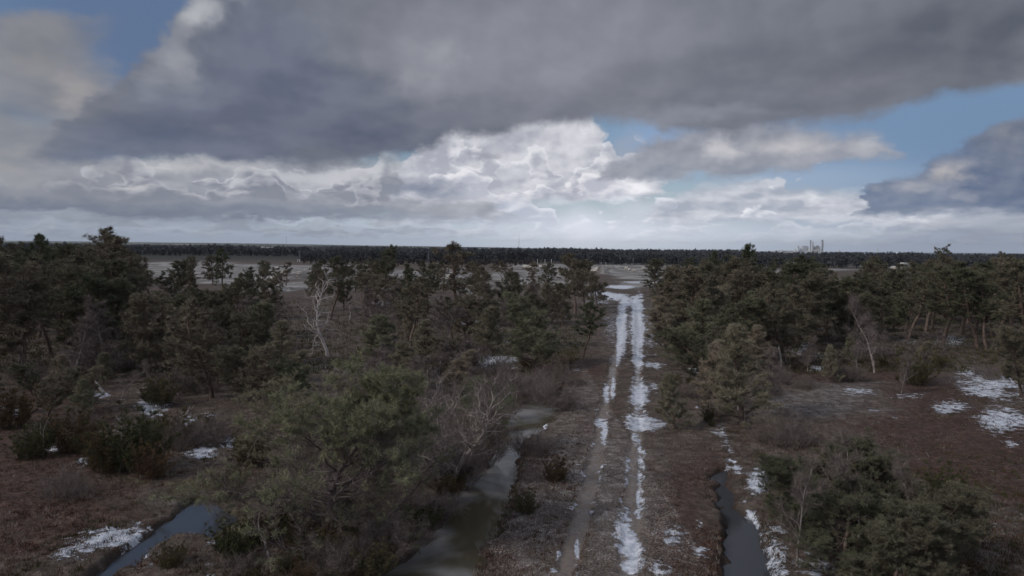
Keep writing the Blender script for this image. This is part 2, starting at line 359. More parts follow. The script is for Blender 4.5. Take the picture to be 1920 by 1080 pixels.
DITCH = polyw([(640, 1160), (725, 1072), (785, 1020), (839, 971), (862, 915), (880, 885), (905, 872), (930, 858), (934, 830), (952, 790), (972, 765), (995, 748), (1022, 742), (1036, 757), (1024, 785), (1002, 800), (975, 820), (962, 845), (955, 875), (950, 905), (936, 940), (905, 1000), (880, 1050), (862, 1100), (840, 1160)])
DITCH_R = polyw([(1352, 1160), (1358, 1072), (1366, 1030), (1363, 990), (1350, 940), (1342, 885), (1352, 872), (1364, 893), (1373, 928), (1400, 952), (1416, 985), (1424, 1018), (1448, 1050), (1474, 1072), (1500, 1160)])
CHANNEL = polyw([(60, 1160), (147, 1077), (213, 1037), (270, 995), (305, 970), (345, 938), (372, 926), (400, 931), (432, 955), (430, 975), (398, 1003), (368, 990), (330, 985), (300, 1008), (262, 1030), (193, 1077), (120, 1160)])
SNOW = [  # u, v, half width, half height, strength
 (1166, 615, 9, 45, 1.3), (1196, 615, 11, 52, 1.4), (1180, 612, 12, 40, .45), (1148, 612, 18, 34, .42), (1220, 620, 26, 36, .5), (1160, 660, 5, 22, 1), (1196, 676, 10, 14, 1.2), (1222, 684, 22, 7, .75),
 (1138, 735, 6, 20, .9), (1150, 728, 5, 20, .9), (1200, 738, 17, 20, .95), (1222, 725, 12, 8, .6), (1203, 790, 32, 18, 1.1), (1125, 790, 12, 10, .9), (1133, 805, 7, 24, .8), (1165, 790, 20, 6, .45),
 (1199, 860, 4, 50, .6), (1197, 925, 4, 22, .8), (1180, 1030, 22, 62, 1.0), (1176, 1000, 18, 50, .9), (1082, 1030, 5, 40, .65), (1270, 1012, 24, 24, .62), (1320, 1042, 18, 18, .6), (1230, 1075, 34, 14, .5), (1108, 960, 5, 6, .6), (1310, 985, 8, 8, .5),
 (1145, 556, 34, 6, 1.2), (1120, 551, 30, 4, 1.2), (1172, 565, 10, 12, 1.0), (1190, 568, 9, 12, 1.1), (1165, 538, 28, 3, 1.1), (1195, 529, 36, 1.6, 1.0), (1120, 566, 30, 4, .5), (1215, 600, 40, 22, .42),
 (1022, 780, 7, 18, .9), (1030, 765, 6, 8, .8), (1425, 898, 24, 24, .85), (1440, 1010, 30, 40, .5), (1455, 1045, 30, 20, .7), (1545, 1060, 55, 26, .62), (1370, 862, 12, 10, .6), (1345, 805, 14, 12, .5), (1480, 1075, 50, 12, .6), (1640, 1060, 60, 20, .4),
 (1862, 722, 60, 24, .8), (1885, 790, 50, 24, .8), (1780, 762, 40, 10, .65), (1828, 698, 34, 8, .7), (1612, 733, 34, 6, .62), (1700, 740, 40, 5, .45), (1532, 688, 13, 5, .8), (1780, 640, 30, 10, .6), (1500, 652, 24, 14, .6), (1482, 626, 28, 10, .6), (1640, 655, 40, 5, .5), (1560, 668, 40, 8, .4), (1300, 696, 10, 5, .8), (1636, 768, 12, 4, .5), (1890, 830, 20, 6, .5), (1310, 765, 9, 4, .5), (1700, 640, 20, 6, .5),
 (290, 760, 30, 16, .85), (350, 790, 20, 12, .6), (377, 850, 32, 12, .85), (425, 828, 18, 12, .75), (215, 1005, 56, 20, .95), (165, 1020, 46, 22, .7), (262, 985, 26, 12, .75), (130, 1040, 30, 16, .6), (155, 868, 16, 7, .85), (95, 838, 24, 10, .6), (14, 772, 20, 10, .7), (262, 1030, 40, 8, .5), (190, 740, 20, 5, .6),
 (560, 960, 26, 16, .5), (545, 935, 16, 6, .6), (640, 915, 16, 8, .5), (340, 972, 16, 6, .6), (400, 1010, 26, 8, .45), (380, 960, 24, 10, .5), (395, 780, 16, 8, .5), (265, 1060, 30, 8, .4),
 (935, 679, 40, 10, 1.0), (960, 640, 20, 4, .5), (885, 606, 22, 5, .7), (715, 570, 20, 4, .5), (1080, 692, 8, 4, .4), (700, 640, 30, 5, .3), (480, 600, 16, 3, .6)]
BANKSNOW = [polyw([(958, 868), (948, 905), (938, 935), (918, 965), (906, 990), (893, 1015), (884, 1052)]), polyw([(1034, 762), (1022, 785), (1010, 806)]), polyw([(1352, 800), (1372, 850), (1382, 880)]), polyw([(1395, 940), (1412, 975), (1424, 1010), (1452, 1045)])]
PALE = [  # limestone, quarry floor and dry fields
 (1200, 513, 60, 9, 1.0), (1230, 497, 60, 4, .9), (1145, 500, 34, 7, 1.2), (1195, 535, 40, 8, .55), (1040, 510, 50, 14, .9), (1010, 500, 60, 5, .8), (960, 520, 60, 12, .7), (850, 520, 60, 16, .7), (900, 545, 40, 12, .5), (760, 515, 80, 10, .6),
 (480, 512, 200, 14, .8), (360, 505, 110, 13, .85), (640, 515, 60, 10, .8), (520, 540, 60, 8, .8), (570, 535, 40, 10, .6), (430, 528, 60, 5, .6), (600, 500, 120, 4, .7), (700, 540, 50, 5, .6), (1060, 533, 50, 8, .6),
 (1660, 500, 70, 5, .8), (1780, 500, 50, 3, .6), (1500, 510, 60, 8, .6), (1480, 540, 40, 7, .5), (30, 490, 20, 3, .6), (180, 482, 18, 3, 1), (1560, 506, 60, 3, .5), (1870, 510, 60, 4, .4)]
GREY = [(1480, 760, 110, 34, .7), (1560, 735, 120, 24, .6), (1650, 770, 70, 16, .4), (1000, 760, 60, 60, .3), (1120, 940, 110, 120, .5), (980, 1020, 60, 80, .55), (1240, 900, 40, 110, .35), (1290, 850, 60, 60, .3), (620, 690, 80, 10, .7), (1850, 960, 80, 90, .3), (320, 935, 70, 12, .5)]
RED = [(1800, 850, 180, 90, .9), (1600, 700, 160, 26, .8), (1740, 740, 140, 24, .7), (60, 900, 160, 120, .8), (200, 920, 120, 60, .5), (1080, 690, 70, 34, .7), (1010, 860, 50, 50, .6), (960, 1040, 50, 60, .8), (1270, 960, 50, 130, .65), (1320, 880, 60, 80, .55), (1100, 820, 30, 120, .4), (100, 760, 160, 60, .5), (1330, 1040, 60, 60, .6), (1160, 870, 22, 160, .4), (1750, 1000, 160, 80, .5)]
GREEN = [(360, 920, 90, 22, .6), (430, 980, 60, 40, .5), (330, 900, 120, 20, .3), (1080, 650, 40, 30, .4)]
def blobs(u, v, x, y, lst, ns=.18, sc=.5, seed=3):
    wu = (fbm(x, y, sc, 4, seed)-.5); wv = (fbm(x, y, sc, 4, seed+50)-.5); r = np.zeros(u.shape)
    for (bu, bv, ru, rv, s) in lst:
        m = (np.abs(u-bu) < ru*2.4) & (np.abs(v-bv) < rv*2.4)
        if not m.any(): continue
        q = np.sqrt(((u[m]-bu)/ru + wu[m]*1.2)**2 + ((v[m]-bv)/rv + wv[m]*1.2)**2)
        r[m] = np.maximum(r[m], s*sst(1.75, .25, q))
    return r

# one sheet of terrain, finest in front of the camera and reaching the horizon
fine = np.arange(-45, 45.01, .085)
ang = np.radians(np.concatenate([np.arange(-180, -46, 3.0), fine, np.arange(46, 180, 3.0)]))
vs = np.concatenate([1300 + 0*np.array([0]), np.arange(1190, 520, -2.0), np.arange(520, 476, -1.0), [474, 472.5, 471, 470, 469, 468.3, 467.6, 467]])
rad = 13024.0/(vs-466); rad = np.concatenate([[.3, 5, 10], rad[1:-1], [8000, 11900]])
A_, Rr = np.meshgrid(ang, rad); gx = Rr*np.sin(A_); gy = Rr*np.cos(A_)
# pixel each ground point falls on, only to look up the layout lists above
def proj(x, y, z=0.0):
    dx_, dy_, dz_ = x, y, z-H
    f = dx_*F0.x+dy_*F0.y+dz_*F0.z; f = np.where(f < .05, .05, f)
    return 960+FPX*(dx_*RV.x+dy_*RV.y+dz_*RV.z)/f, 540-FPX*(dx_*UV.x+dy_*UV.y+dz_*UV.z)/f
gu, gv = proj(gx, gy)
front = gy > 1
near = (Rr < 140) & front
def far(fn, *a): return fn(*a)
snow = blobs(gu, gv, gx, gy, SNOW)*front; pale = blobs(gu, gv, gx, gy, PALE, sc=.03)*front
grey = blobs(gu, gv, gx, gy, GREY, sc=.3)*front; red = blobs(gu, gv, gx, gy, RED, sc=.2)*front; green = blobs(gu, gv, gx, gy, GREEN)*front
big = np.full(gx.shape, 1e3)
dl = big.copy(); dr = big.copy(); dd = big.copy(); d2 = big.copy(); dc = big.copy(); bs = big.copy()
nx, ny = gx[near], gy[near]
dl[near] = seg_dist(nx, ny, RUT_L); dr[near] = seg_dist(nx, ny, RUT_R)
j = (fbm(nx, ny, .9, 4, 31)-.5)*.9
dd[near] = inpoly_sd(nx, ny, DITCH)+j*1.2+.12; d2[near] = inpoly_sd(nx, ny, DITCH_R)+j*1.3+.3; dc[near] = inpoly_sd(nx, ny, CHANNEL)+j*1.3+.25
for b_ in BANKSNOW: bs[near] = np.minimum(bs[near], seg_dist(nx, ny, b_)+j*.35)
snow = np.maximum(snow, sst(.42, .0, bs)*(.12+.85*fbm(gx, gy, 1.6, 3, 66)))
jr = (fbm(gx, gy, 1.4, 4, 71)-.5)
line = np.maximum(sst(.16, .02, np.abs(dl-.34+jr*.5))*sst(.56, .66, fbm(gx, gy, .45, 3, 81)), sst(.17, .02, np.abs(dr-.3+jr*.5))*sst(.46, .58, fbm(gx, gy, .45, 3, 82)))*(gy < 75)*near
line2 = sst(.30, .05, dr+jr*.4)*sst(.50, .60, fbm(gx, gy, .30, 3, 85))*near*(gy < 75)
snow = np.maximum(snow, np.maximum(line*.62, line2*.54))
rut = np.maximum(sst(.44, .16, dl+jr*.45), sst(.42, .16, dr+jr*.45))*near
between = sst(2.6, 1.6, dl+dr)*near
gz = np.where(Rr < 300, (fbm(gx, gy, .12, 3, 5)-.5)*.35 + (fbm(gx, gy, 1.1, 4, 9)-.5)*.10 + (fbm(gx, gy, 4.5, 2, 12)-.5)*.07, 0)
gz = gz*(1-.6*between) - rut*.10 + between*.03
carve = sst(.62, -.1, np.minimum(np.minimum(dd, d2), dc))
gz = gz*(1-carve) - carve*.62
gz += -.12*sst(2.0, .2, np.minimum(dd, np.minimum(d2, dc)))*(1-carve)
gz -= .0*snow
# heaps and terraces of broken limestone and the higher far side of the quarry
for (u, v, w, hh) in [(1140, 507, 26, 2.2), (1128, 512, 14, 2.6), (1165, 503, 30, 1.2), (1215, 509, 30, 1.6), (1245, 506, 26, 2.0), (1045, 512, 34, 2.4), (1005, 506, 26, 1.6), (965, 522, 34, 1.8), (850, 522, 30, 2.2), (890, 530, 24, 1.6), (520, 545, 24, 1.4), (565, 520, 40, 1.4), (655, 520, 26, 1.6), (1650, 508, 30, 2.4), (1700, 506, 20, 2.0), (1500, 520, 30, 1.8), (180, 488, 22, 4.0), (350, 497, 110, 1.6), (460, 500, 60, 1.0)]:
    x, y = G(u, v); s_ = w*y/FPX; q = np.hypot((gx-x)/s_, (gy-y)/(s_*1.1+6))
    gz += hh*sst(1.0, .15, q + (fbm(gx, gy, 1.0/s_*3, 4, 77)-.5)*.7)
V = np.stack([gx, gy, gz], -1).reshape(-1, 3); nr, nc = gx.shape
i0 = (np.arange(nr-1)[:, None]*nc + np.arange(nc)[None, :]); i1 = (np.arange(nr-1)[:, None]*nc + (np.arange(nc)+1)[None, :] % nc)
T = np.stack([i0, i1, i1+nc, i0+nc], -1).reshape(-1, 4)
me = mesh_np('ground', V, T, None, True)
def setattr_col(me, name, r, g, b):
    a = me.attributes.new(name, 'FLOAT_COLOR', 'POINT')
    a.data.foreach_set('color', np.stack([r, g, b, np.ones_like(r)], -1).astype(np.float32).ravel())
mossy = fbm(gx, gy, .09, 3, 91)
setattr_col(me, 'cover', snow.ravel(), rut.ravel(), grey.ravel()*1.0)
setattr_col(me, 'tone', red.ravel(), green.ravel(), pale.ravel())
corr = sst(6.5, 3.0, dr)*(1-sst(60, 120, gy))*(gx < 6)
setattr_col(me, 'air', corr.ravel(), corr.ravel(), corr.ravel())
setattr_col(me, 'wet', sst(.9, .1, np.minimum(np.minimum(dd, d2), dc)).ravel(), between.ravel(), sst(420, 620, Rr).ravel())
ground = tag(link('ground', me), kind='structure')
gm = new_mat('ground'); me.materials.append(gm)
pos = geo_pos(); c1 = sep(attr('cover')); c2 = sep(attr('tone')); c3 = sep(attr('wet'))
flk = noise(pos, .18, 3, .6).sm(.54, .70)*noise(pos, 2.6, 5, .7).sm(.60, .66)
n1 = noise(pos, .7, 5, .6); n2 = noise(pos, 5.0, 5, .65); n3 = noise(pos, 22.0, 3, .6); nf = noise(pos, .02, 4, .6)
basec = mix(n1.sm(.35, .65), C3(76, 66, 60), C3(108, 96, 88))
tus = NN.new('ShaderNodeTexVoronoi'); setin(tus.inputs['Vector'], vm('MULTIPLY_ADD', noise(pos, 3, 3, .6, col=True), (.5, .5, .0), pos)); tus.inputs['Scale'].default_value = 1.6; tv = X(tus.outputs['Distance'])
basec = mix(n2.sm(.42, .62)*.6, basec, C3(116, 104, 94))
redc = mix(n2.sm(.4, .6), C3(62, 46, 41), C3(98, 76, 66))
basec = mix((c2[0]*1.1 + (n1-.5)*1.2).sm(.15, .75), basec, redc)
greyc = mix(n3.sm(.45, .58), C3(92, 84, 80), C3(160, 154, 150))
basec = mix((c1[2]*1.2 + (n1-.5)*.8).sm(.2, .8)*.85, basec, greyc)
basec = mix((c2[1] + (n1-.5)).sm(.2, .6)*.8, basec, mix(n2, C3(66, 66, 42), C3(104, 100, 66)))
basec = mix(n3.sm(.60, .68)*.55, basec, C3(176, 170, 164))           # bits of stone and straw
basec = mix(n3.sm(.36, .30)*.5, basec, C3(44, 34, 30))
cor = sep(attr('air'))[0]
basec = mix((noise(pos, 14.0, 4, .7)).sm(.50, .62)*cor*.75, basec, mix(n2, C3(168, 160, 155), C3(212, 207, 204)))
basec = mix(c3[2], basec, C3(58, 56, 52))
pl = (c2[2] + (nf-.5)*.5 + (n1-.5)*.4).sm(.18, .5)
palec = mix(noise(pos, .11, 5, .65).sm(.4, .62), C3(112, 108, 106), C3(160, 157, 154))
basec = mix(pl, basec, palec)
basec = mix(c1[1]*.95, basec, mix(n2, C3(108, 97, 90), C3(136, 125, 117)))
basec = mix(tv.sm(.28, .6)*.5*(1-c1[1])*(1-pl)*(1-c3[2]), basec, mix(n2, C3(48, 38, 34), C3(72, 60, 54)))
basec = mix(c3[0]*.7, basec, C3(44, 36, 32))
sn = (c1[0] + (noise(vm('MULTIPLY', pos, (1, 1.0, 1)), 1.7, 8, .8)-.5)*3.4 + (n3-.5)*.7).sm(.42, .66)*c1[0].sm(.02, .12)
sn = sn.op('MAXIMUM', flk*(1-c3[2]))
snc = mix(noise(pos, 3.0, 4, .6).sm(.3, .7), C3(176, 182, 196), C3(236, 238, 246))
basec = mix(sn, basec, snc)
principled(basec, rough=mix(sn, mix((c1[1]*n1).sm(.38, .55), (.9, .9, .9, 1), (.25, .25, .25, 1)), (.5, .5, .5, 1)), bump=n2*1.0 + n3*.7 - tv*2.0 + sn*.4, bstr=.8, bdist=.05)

# still water in the ditches
wm = new_mat('ditch_water'); pos = geo_pos()
wn = noise(pos, .22, 4, .5, .6)
principled(mix(wn.sm(.4, .65), C3(76, 71, 57), C3(150, 149, 150)), rough=.05, bump=noise(vm('MULTIPLY', pos, (3, 3, 3)), 1.5, 3, .6), bstr=.06, bdist=.02, spec=.5, IOR=1.33)  # murky brown, with pale grey cloud reflection painted into the base colour
wmb = new_mat('clear_water'); pos = geo_pos()
principled(C3(66, 68, 73), rough=.08, bump=noise(pos, 4, 3, .6), bstr=.06, bdist=.02, spec=.5, IOR=1.33)
def water(name, poly, grow, z, wm=wm):
    c = poly.mean(0); bm = bmesh.new()
    pts = []
    for i in range(len(poly)):
        a, b, d_ = poly[i-1], poly[i], poly[(i+1) % len(poly)]
        t = d_-a; t = t/np.linalg.norm(t); nrm = np.array([t[1], -t[0]])
        pts.append((b, nrm))
    area = sum(poly[i-1][0]*poly[i][1]-poly[i][0]*poly[i-1][1] for i in range(len(poly)))
    sg = 1 if area > 0 else -1
    vsn = [bm.verts.new((b[0]+n_[0]*sg*grow, b[1]+n_[1]*sg*grow, z)) for b, n_ in pts]
    f = bm.faces.new(vsn); bmesh.ops.triangulate(bm, faces=[f]); bmesh.ops.recalc_face_normals(bm, faces=bm.faces[:])
    me = bpy.data.meshes.new(name); bm.to_mesh(me); bm.free(); me.materials.append(wm)
    return tag(link(name, me), kind='structure')
water('water', DITCH, .45, -.30); water('water', DITCH_R, .45, -.30, wmb); water('water', CHANNEL, .45, -.30, wmb)
# ------------------------------------------------------------------ vegetation materials
def foliage_mat(name, ca, cb, cc):
    m = new_mat(name); pos = geo_pos(); r = obj_rand()
    n = noise(pos, 1.3, 3, .6); n2_ = noise(pos, 9.0, 2, .6)
    c = mix(n.sm(.38, .62), C3(*ca), C3(*cb)); c = mix(n2_.sm(.5, .72)*.6, c, C3(*cc))
    c = mix(1.0, c, comb(r*.75+.72, r*.45+.82, r*.65+.72), 'MULTIPLY')
    principled(c, rough=.8, spec=.15); return m
def bark_mat(name, ca, cb, cc=None):
    m = new_mat(name); pos = geo_pos()
    n = noise(vm('MULTIPLY', pos, (1, 1, .35)), 9.0, 4, .65); c = mix(n.sm(.38, .62), C3(*ca), C3(*cb))
    if cc:
        z = sep(X(NN.new('ShaderNodeTexCoord').outputs['Object']))[2]
        c = mix((z + (n-.5)*2).sm(3.0, 6.0), c, C3(*cc))
    principled(c, rough=.9, bump=n, bstr=.6, bdist=.03); return m
FOL_D = foliage_mat('pine_needles_dark', (90, 90, 76), (106, 105, 87), (130, 126, 106))
FOL_G = foliage_mat('pine_needles_green', (103, 107, 84), (120, 122, 98), (150, 148, 122))
FOL_Y = foliage_mat('pine_needles_feathery', (112, 112, 94), (130, 127, 108), (158, 152, 132))
FOL_J = foliage_mat('juniper_needles', (66, 68, 48), (86, 84, 58), (112, 102, 72))
FOL_B = foliage_mat('juniper_needles_brown', (74, 62, 46), (88, 76, 54), (112, 92, 66))
BARK_P = bark_mat('pine_bark', (84, 72, 66), (122, 106, 98), (110, 92, 82))
BARK_G = bark_mat('grey_bark', (112, 102, 100), (158, 148, 144))
BARK_W = bark_mat('bleached_wood', (160, 153, 151), (206, 199, 195))
BARK_L = bark_mat('light_grey_bark', (138, 128, 124), (184, 174, 168))
TWIG = bark_mat('bare_twigs', (100, 90, 86), (132, 120, 116))
TWIG_D = bark_mat('dark_twigs', (66, 58, 58), (92, 82, 80))

# ------------------------------------------------------------------ tree growing
class Tree:
    def __init__(s, seed):
        s.r = random.Random(seed); s.V = []; s.F = []; s.n = 0; s.tp = []; s.td = []; s.tl = []
    def tube(s, pts, rad, sides):
        pts = np.array(pts); m = len(pts); d = np.gradient(pts, axis=0); d /= np.linalg.norm(d, axis=1)[:, None]+1e-9
        ref = np.array([1., 0, 0]) if abs(d[0][0]) < .8 else np.array([0, 1., 0])
        a = np.cross(d, ref); a /= np.linalg.norm(a, axis=1)[:, None]+1e-9; b = np.cross(d, a)
        t = np.arange(sides)*2*math.pi/sides; rad = np.asarray(rad)[:, None, None]
        v = pts[:, None, :] + rad*(np.cos(t)[None, :, None]*a[:, None, :]+np.sin(t)[None, :, None]*b[:, None, :])
        s.V.append(v.reshape(-1, 3)); i = np.arange(m-1)[:, None]*sides; k = np.arange(sides)[None, :]; k2 = (k+1) % sides
        s.F.append(np.stack([i+k, i+k2, i+sides+k2, i+sides+k], -1).reshape(-1, 4)+s.n); s.n += m*sides
    def path(s, p, d, L, n, wob, lift=0.0):
        """a crooked line: lift bends it up (+) or down (-)"""
        r = s.r; pts = [np.array(p, float)]; d = np.array(d, float); st = L/n
        for i in range(n):
            d = d + np.array([r.gauss(0, wob), r.gauss(0, wob), r.gauss(0, wob*.8)+lift/n]); d /= np.linalg.norm(d)
            pts.append(pts[-1]+d*st)
        return pts
    def tuft(s, p, d, l): s.tp.append(p); s.td.append(d); s.tl.append(l)
    def wood(s, name, mat):
        return mesh_np(name, np.vstack(s.V), np.vstack(s.F), mat, True)
    def tufts(s, name, mat, k, w, spread, seed):
        g = np.random.default_rng(seed); p = np.repeat(np.array(s.tp), k, 0); d = np.repeat(np.array(s.td), k, 0); l = np.repeat(np.array(s.tl), k)
        n = len(p); d = d + g.normal(0, spread, (n, 3)); d /= np.linalg.norm(d, axis=1)[:, None]
        q = np.cross(d, g.normal(0, 1, (n, 3))); q /= np.linalg.norm(q, axis=1)[:, None]+1e-9
        l = (l*g.uniform(.6, 1.25, n))[:, None]; ww = (np.full(n, w)*g.uniform(.6, 1.4, n))[:, None]
        o = p + g.normal(0, 1, (n, 3))*l*.18
        V_ = np.stack([o-q*ww*.5, o+q*ww*.5, o+d*l], 1).reshape(-1, 3)
        return mesh_np(name, V_, np.arange(3*n).reshape(-1, 3), mat)

def perp(d, r):
    a = r.uniform(0, 2*math.pi); h = np.array([math.cos(a), math.sin(a), r.uniform(-.4, .5)]); return h/np.linalg.norm(h)
def pine(seed, h, cb, w, prof, nb=26, subs=5, gn=.22, lean=0.0, tw=.2, tl=.22, tk=6, tww=.035, lift=.5, el=.15, flat=.35, rad=None, dead=0, sub_t=4, dens=1.0, spread=.75, fol=None, bark=None, clump=0.0, inner=0.0):
    """h height, cb where the crown starts, w crown radius, prof(t) its outline; returns (trunk mesh, crown mesh)"""
    T_ = Tree(seed); r = T_.r; rad = rad or h*.017; I_ = Tree(seed+1)
    tp = T_.path((0, 0, -.25), (lean, r.uniform(-.05, .05), 1), h*.97+.25, 10, .05+gn*.18)
    rr = [rad*(1.25 if i == 0 else 1)*(1-.86*(i/10)**1.2)+.006 for i in range(11)]
    T_.tube(tp, rr, 7); tp = np.array(tp)
    def on(t):
        f = t*10; i = min(9, int(f)); return tp[i]+(tp[i+1]-tp[i])*(f-i)
    for i in range(nb+dead):
        isdead = i >= nb
        t = (cb*r.uniform(.35, 1.0) if isdead else cb+(1-cb)*((i+r.uniform(0, .9))/nb))
        q = max(0, (t-cb)/(1-cb)); p = on(min(.985, t)); az_ = i*2.399+r.uniform(-.6, .6)
        L = w*prof(q)*r.uniform(.7, 1.12)*(.45 if isdead else 1)
        if clump and r.random() < clump: L *= .45
        e = el+(q**2)*flat+r.uniform(-.15, .15)
        d = np.array([math.cos(az_)*math.cos(e), math.sin(az_)*math.cos(e), math.sin(e)])
        n = 6; bp = T_.path(p, d, L, n, gn, lift*(1 if q < .7 else .6)); br = rad*(.42-.22*q)*min(1, L/w+.2)
        T_.tube(bp, [max(.006, br*(1-.85*k/n)) for k in range(n+1)], 4)
        if isdead:
            for k in (2, 3, 4): 
                sp = T_.path(bp[k], (np.array(bp[k+1])-bp[k])/(L/n)+perp(d, r)*.9, L*.3, 3, gn, .1); T_.tube(sp, [.012, .009, .006, .004], 3)
            continue
        ns = max(3, int(subs*(L/w+.3)))
        for k in range(ns):
            f = .22+.78*(k+r.random()*.8)/ns; ii = min(n-1, int(f*n)); b0 = bp[ii]+(bp[ii+1]-bp[ii])*(f*n-ii)
            dd_ = (bp[ii+1]-bp[ii])/(L/n)*.75+perp(d, r)*.85; dd_[2] += .12; dd_ /= np.linalg.norm(dd_)
            sl_ = L*r.uniform(.22, .42)*(1.15-.4*f); sp = T_.path(b0, dd_, sl_, 4, gn*1.2, lift*.6)
            T_.tube(sp, [max(.004, br*.32*(1-.8*m/4)) for m in range(5)], 3)
            for m in range(sub_t):
                if r.random() > dens: continue
                g = r.uniform(.25, 1.0)*4; im = min(3, int(g)); s0 = sp[im]+(sp[im+1]-sp[im])*(g-im)
                td = (sp[im+1]-sp[im])/(sl_/4)*.6+perp(dd_, r)*.8; td[2] += .25; td /= np.linalg.norm(td); t_l = tw*r.uniform(.6, 1.3)
                e0 = s0+td*t_l
                T_.tube([s0, e0], [.005, .003], 3)
                if (f < inner*r.uniform(.7, 1.2) and q < .8) or (inner and q < .45 and r.random() < .72-q):
                    I_.tuft(s0+td*t_l*.5, td, tl*2.0); I_.tuft(e0, td, tl*2.0); continue
                T_.tuft(s0+td*t_l*.35, td, tl); T_.tuft(s0+td*t_l*.7, td, tl); T_.tuft(e0, td, tl)
            T_.tuft(sp[-1], sp[-1]-sp[-2], tl)
        T_.tuft(bp[-1], bp[-1]-bp[-2], tl)
    # the leader
    for m in range(5): T_.tuft(tp[-1]+np.array([0, 0, .08*m-.2]), np.array([0, 0, 1.]), tl)
    for d_ in T_.td: d_ /= (np.linalg.norm(d_)+1e-9)
    if inner: return T_.wood('trunk', bark or BARK_P), T_.tufts('crown', fol or FOL_D, tk, tww, spread, seed), I_.tufts('dead_twigs', TWIG, 5, .007, .5, seed)
    return T_.wood('trunk', bark or BARK_P), T_.tufts('crown', fol or FOL_D, tk, tww, spread, seed)

def bare(seed, h, w, nb=14, gn=.3, cb=.25, rad=None, lift=.6, bark=None, twig=None, levels=3, tk=4, tl=.45, tww=.012, el=.6, prof=None, dens=1.0, stems=1):
    """a tree without leaves: trunk and limbs, and a haze of fine twigs"""
    T_ = Tree(seed); r = T_.r; rad = rad or h*.014; prof = prof or (lambda q: 1-.6*q)
    for st in range(stems):
        ln = (0, 0) if stems == 1 else (r.uniform(-.5, .5), r.uniform(-.5, .5)); hh = h if st == 0 else h*r.uniform(.65, .95)
        tp = np.array(T_.path((ln[0]*.2, ln[1]*.2, -.2), (ln[0], ln[1], 1), hh, 9, .05+gn*.2)); T_.tube(tp, [rad*(1-.9*(i/9))+.006 for i in range(10)], 6)
        for i in range(nb):
            t = cb+(1-cb)*(i+r.random())/nb; f = min(.98, t)*9; ii = min(8, int(f)); p = tp[ii]+(tp[ii+1]-tp[ii])*(f-ii); q = (t-cb)/(1-cb)
            a = i*2.399+r.uniform(-.7, .7); e = el+r.uniform(-.25, .25)+q*.3; L = w*prof(q)*r.uniform(.65, 1.15)
            d = np.array([math.cos(a)*math.cos(e), math.sin(a)*math.cos(e), math.sin(e)]); bp = T_.path(p, d, L, 6, gn, lift)
            br = rad*.42*(1-.5*q); T_.tube(bp, [max(.006, br*(1-.85*k/6)) for k in range(7)], 4)
            for k in range(1, 7):
                for _ in range(2):
                    if r.random() > dens: continue
                    dd_ = (bp[k]-bp[k-1])/(L/6)*.8+perp(d, r)*.8; dd_ /= np.linalg.norm(dd_); sl_ = L*r.uniform(.2, .45)
                    sp = T_.path(bp[k], dd_, sl_, 4, gn*1.1, lift*.5); T_.tube(sp, [max(.004, br*.35*(1-.8*m/4)) for m in range(5)], 3)
                    if levels > 2:
                        for m in range(1, 5):
                            T_.tuft(sp[m], (sp[m]-sp[m-1])/np.linalg.norm(sp[m]-sp[m-1]), tl)
    if levels > 2: return T_.wood('trunk', bark or BARK_G), T_.tufts('twigs', twig or TWIG, tk, tww, .5, seed)
    return T_.wood('trunk', bark or BARK_G), None

def bushy(seed, h, w, n=60, mat=None, tl=.2, tk=6, tww=.03, upright=.9, shape=0, bark=None):
    """juniper or low scrub: many stems from the ground clothed in needles or twigs"""
    T_ = Tree(seed); r = T_.r
    for i in range(n):
        a = r.uniform(0, 6.283); q = math.sqrt(r.random()); sx = q*w*.35
        hh = h*(1-.45*q*q)*r.uniform(.55, 1.05); o = (math.cos(a)*sx, math.sin(a)*sx, -.08)
        d = (math.cos(a)*q*(1.3-upright), math.sin(a)*q*(1.3-upright), 1); sp = T_.path(o, d, hh, 5, .14, .1)
        T_.tube(sp, [.014*(1-.15*k) for k in range(6)], 3)
        for k in range(1, 6):
            for _ in range(3 if shape == 0 else 2):
                dd_ = (sp[k]-sp[k-1])/(hh/5)+perp(d, r)*.7; dd_ /= np.linalg.norm(dd_); e0 = sp[k]+dd_*w*r.uniform(.05, .24)*(1.1-k*.12)
                T_.tube([sp[k], e0], [.005, .003], 3); T_.tuft(e0, dd_, tl); T_.tuft((sp[k]+e0)/2, dd_, tl)
        T_.tuft(sp[-1], sp[-1]-sp[-2], tl)
    T_.td = [d_/(np.linalg.norm(d_)+1e-9) for d_ in T_.td]
    return T_.wood('stems', bark or TWIG_D), T_.tufts('foliage' if mat not in (TWIG, TWIG_D) else 'twigs', mat, tk, tww, .6, seed)

dome = lambda q: math.sin(math.pi*min(1, .22+q*.80))**.6*(1-.25*q)
ovalp = lambda q: math.sin(math.pi*min(.97, .15+q*.85))**.55
cone = lambda q: (1-q)**.75*.95+.08
flatp = lambda q: .55+.45*math.sin(math.pi*min(1, .3+q*.6))
lib = {}; 
def put(key, res, hgt): lib.setdefault(key, []).append((res, hgt))
for s_ in (11, 12, 13, 14): put('P', pine(s_, 9, .42, 2.3, dome, nb=30, gn=.26, tww=.032, tl=.25, tk=9, spread=.9, dead=6, clump=.2), 9)
for s_ in (21, 22, 23, 24): put('D', pine(s_, 8, .16, 2.5, ovalp, nb=42, subs=6, gn=.24, tww=.034, tl=.27, tk=9, spread=.9, dens=.85, dead=4), 8)
for s_ in (31, 32, 33): put('Y', pine(s_, 7, .06, 2.3, lambda q: cone(q)**.8, nb=44, subs=6, gn=.16, lift=.9, tww=.024, tl=.30, tk=9, spread=.85, fol=FOL_Y, dens=.85), 7)
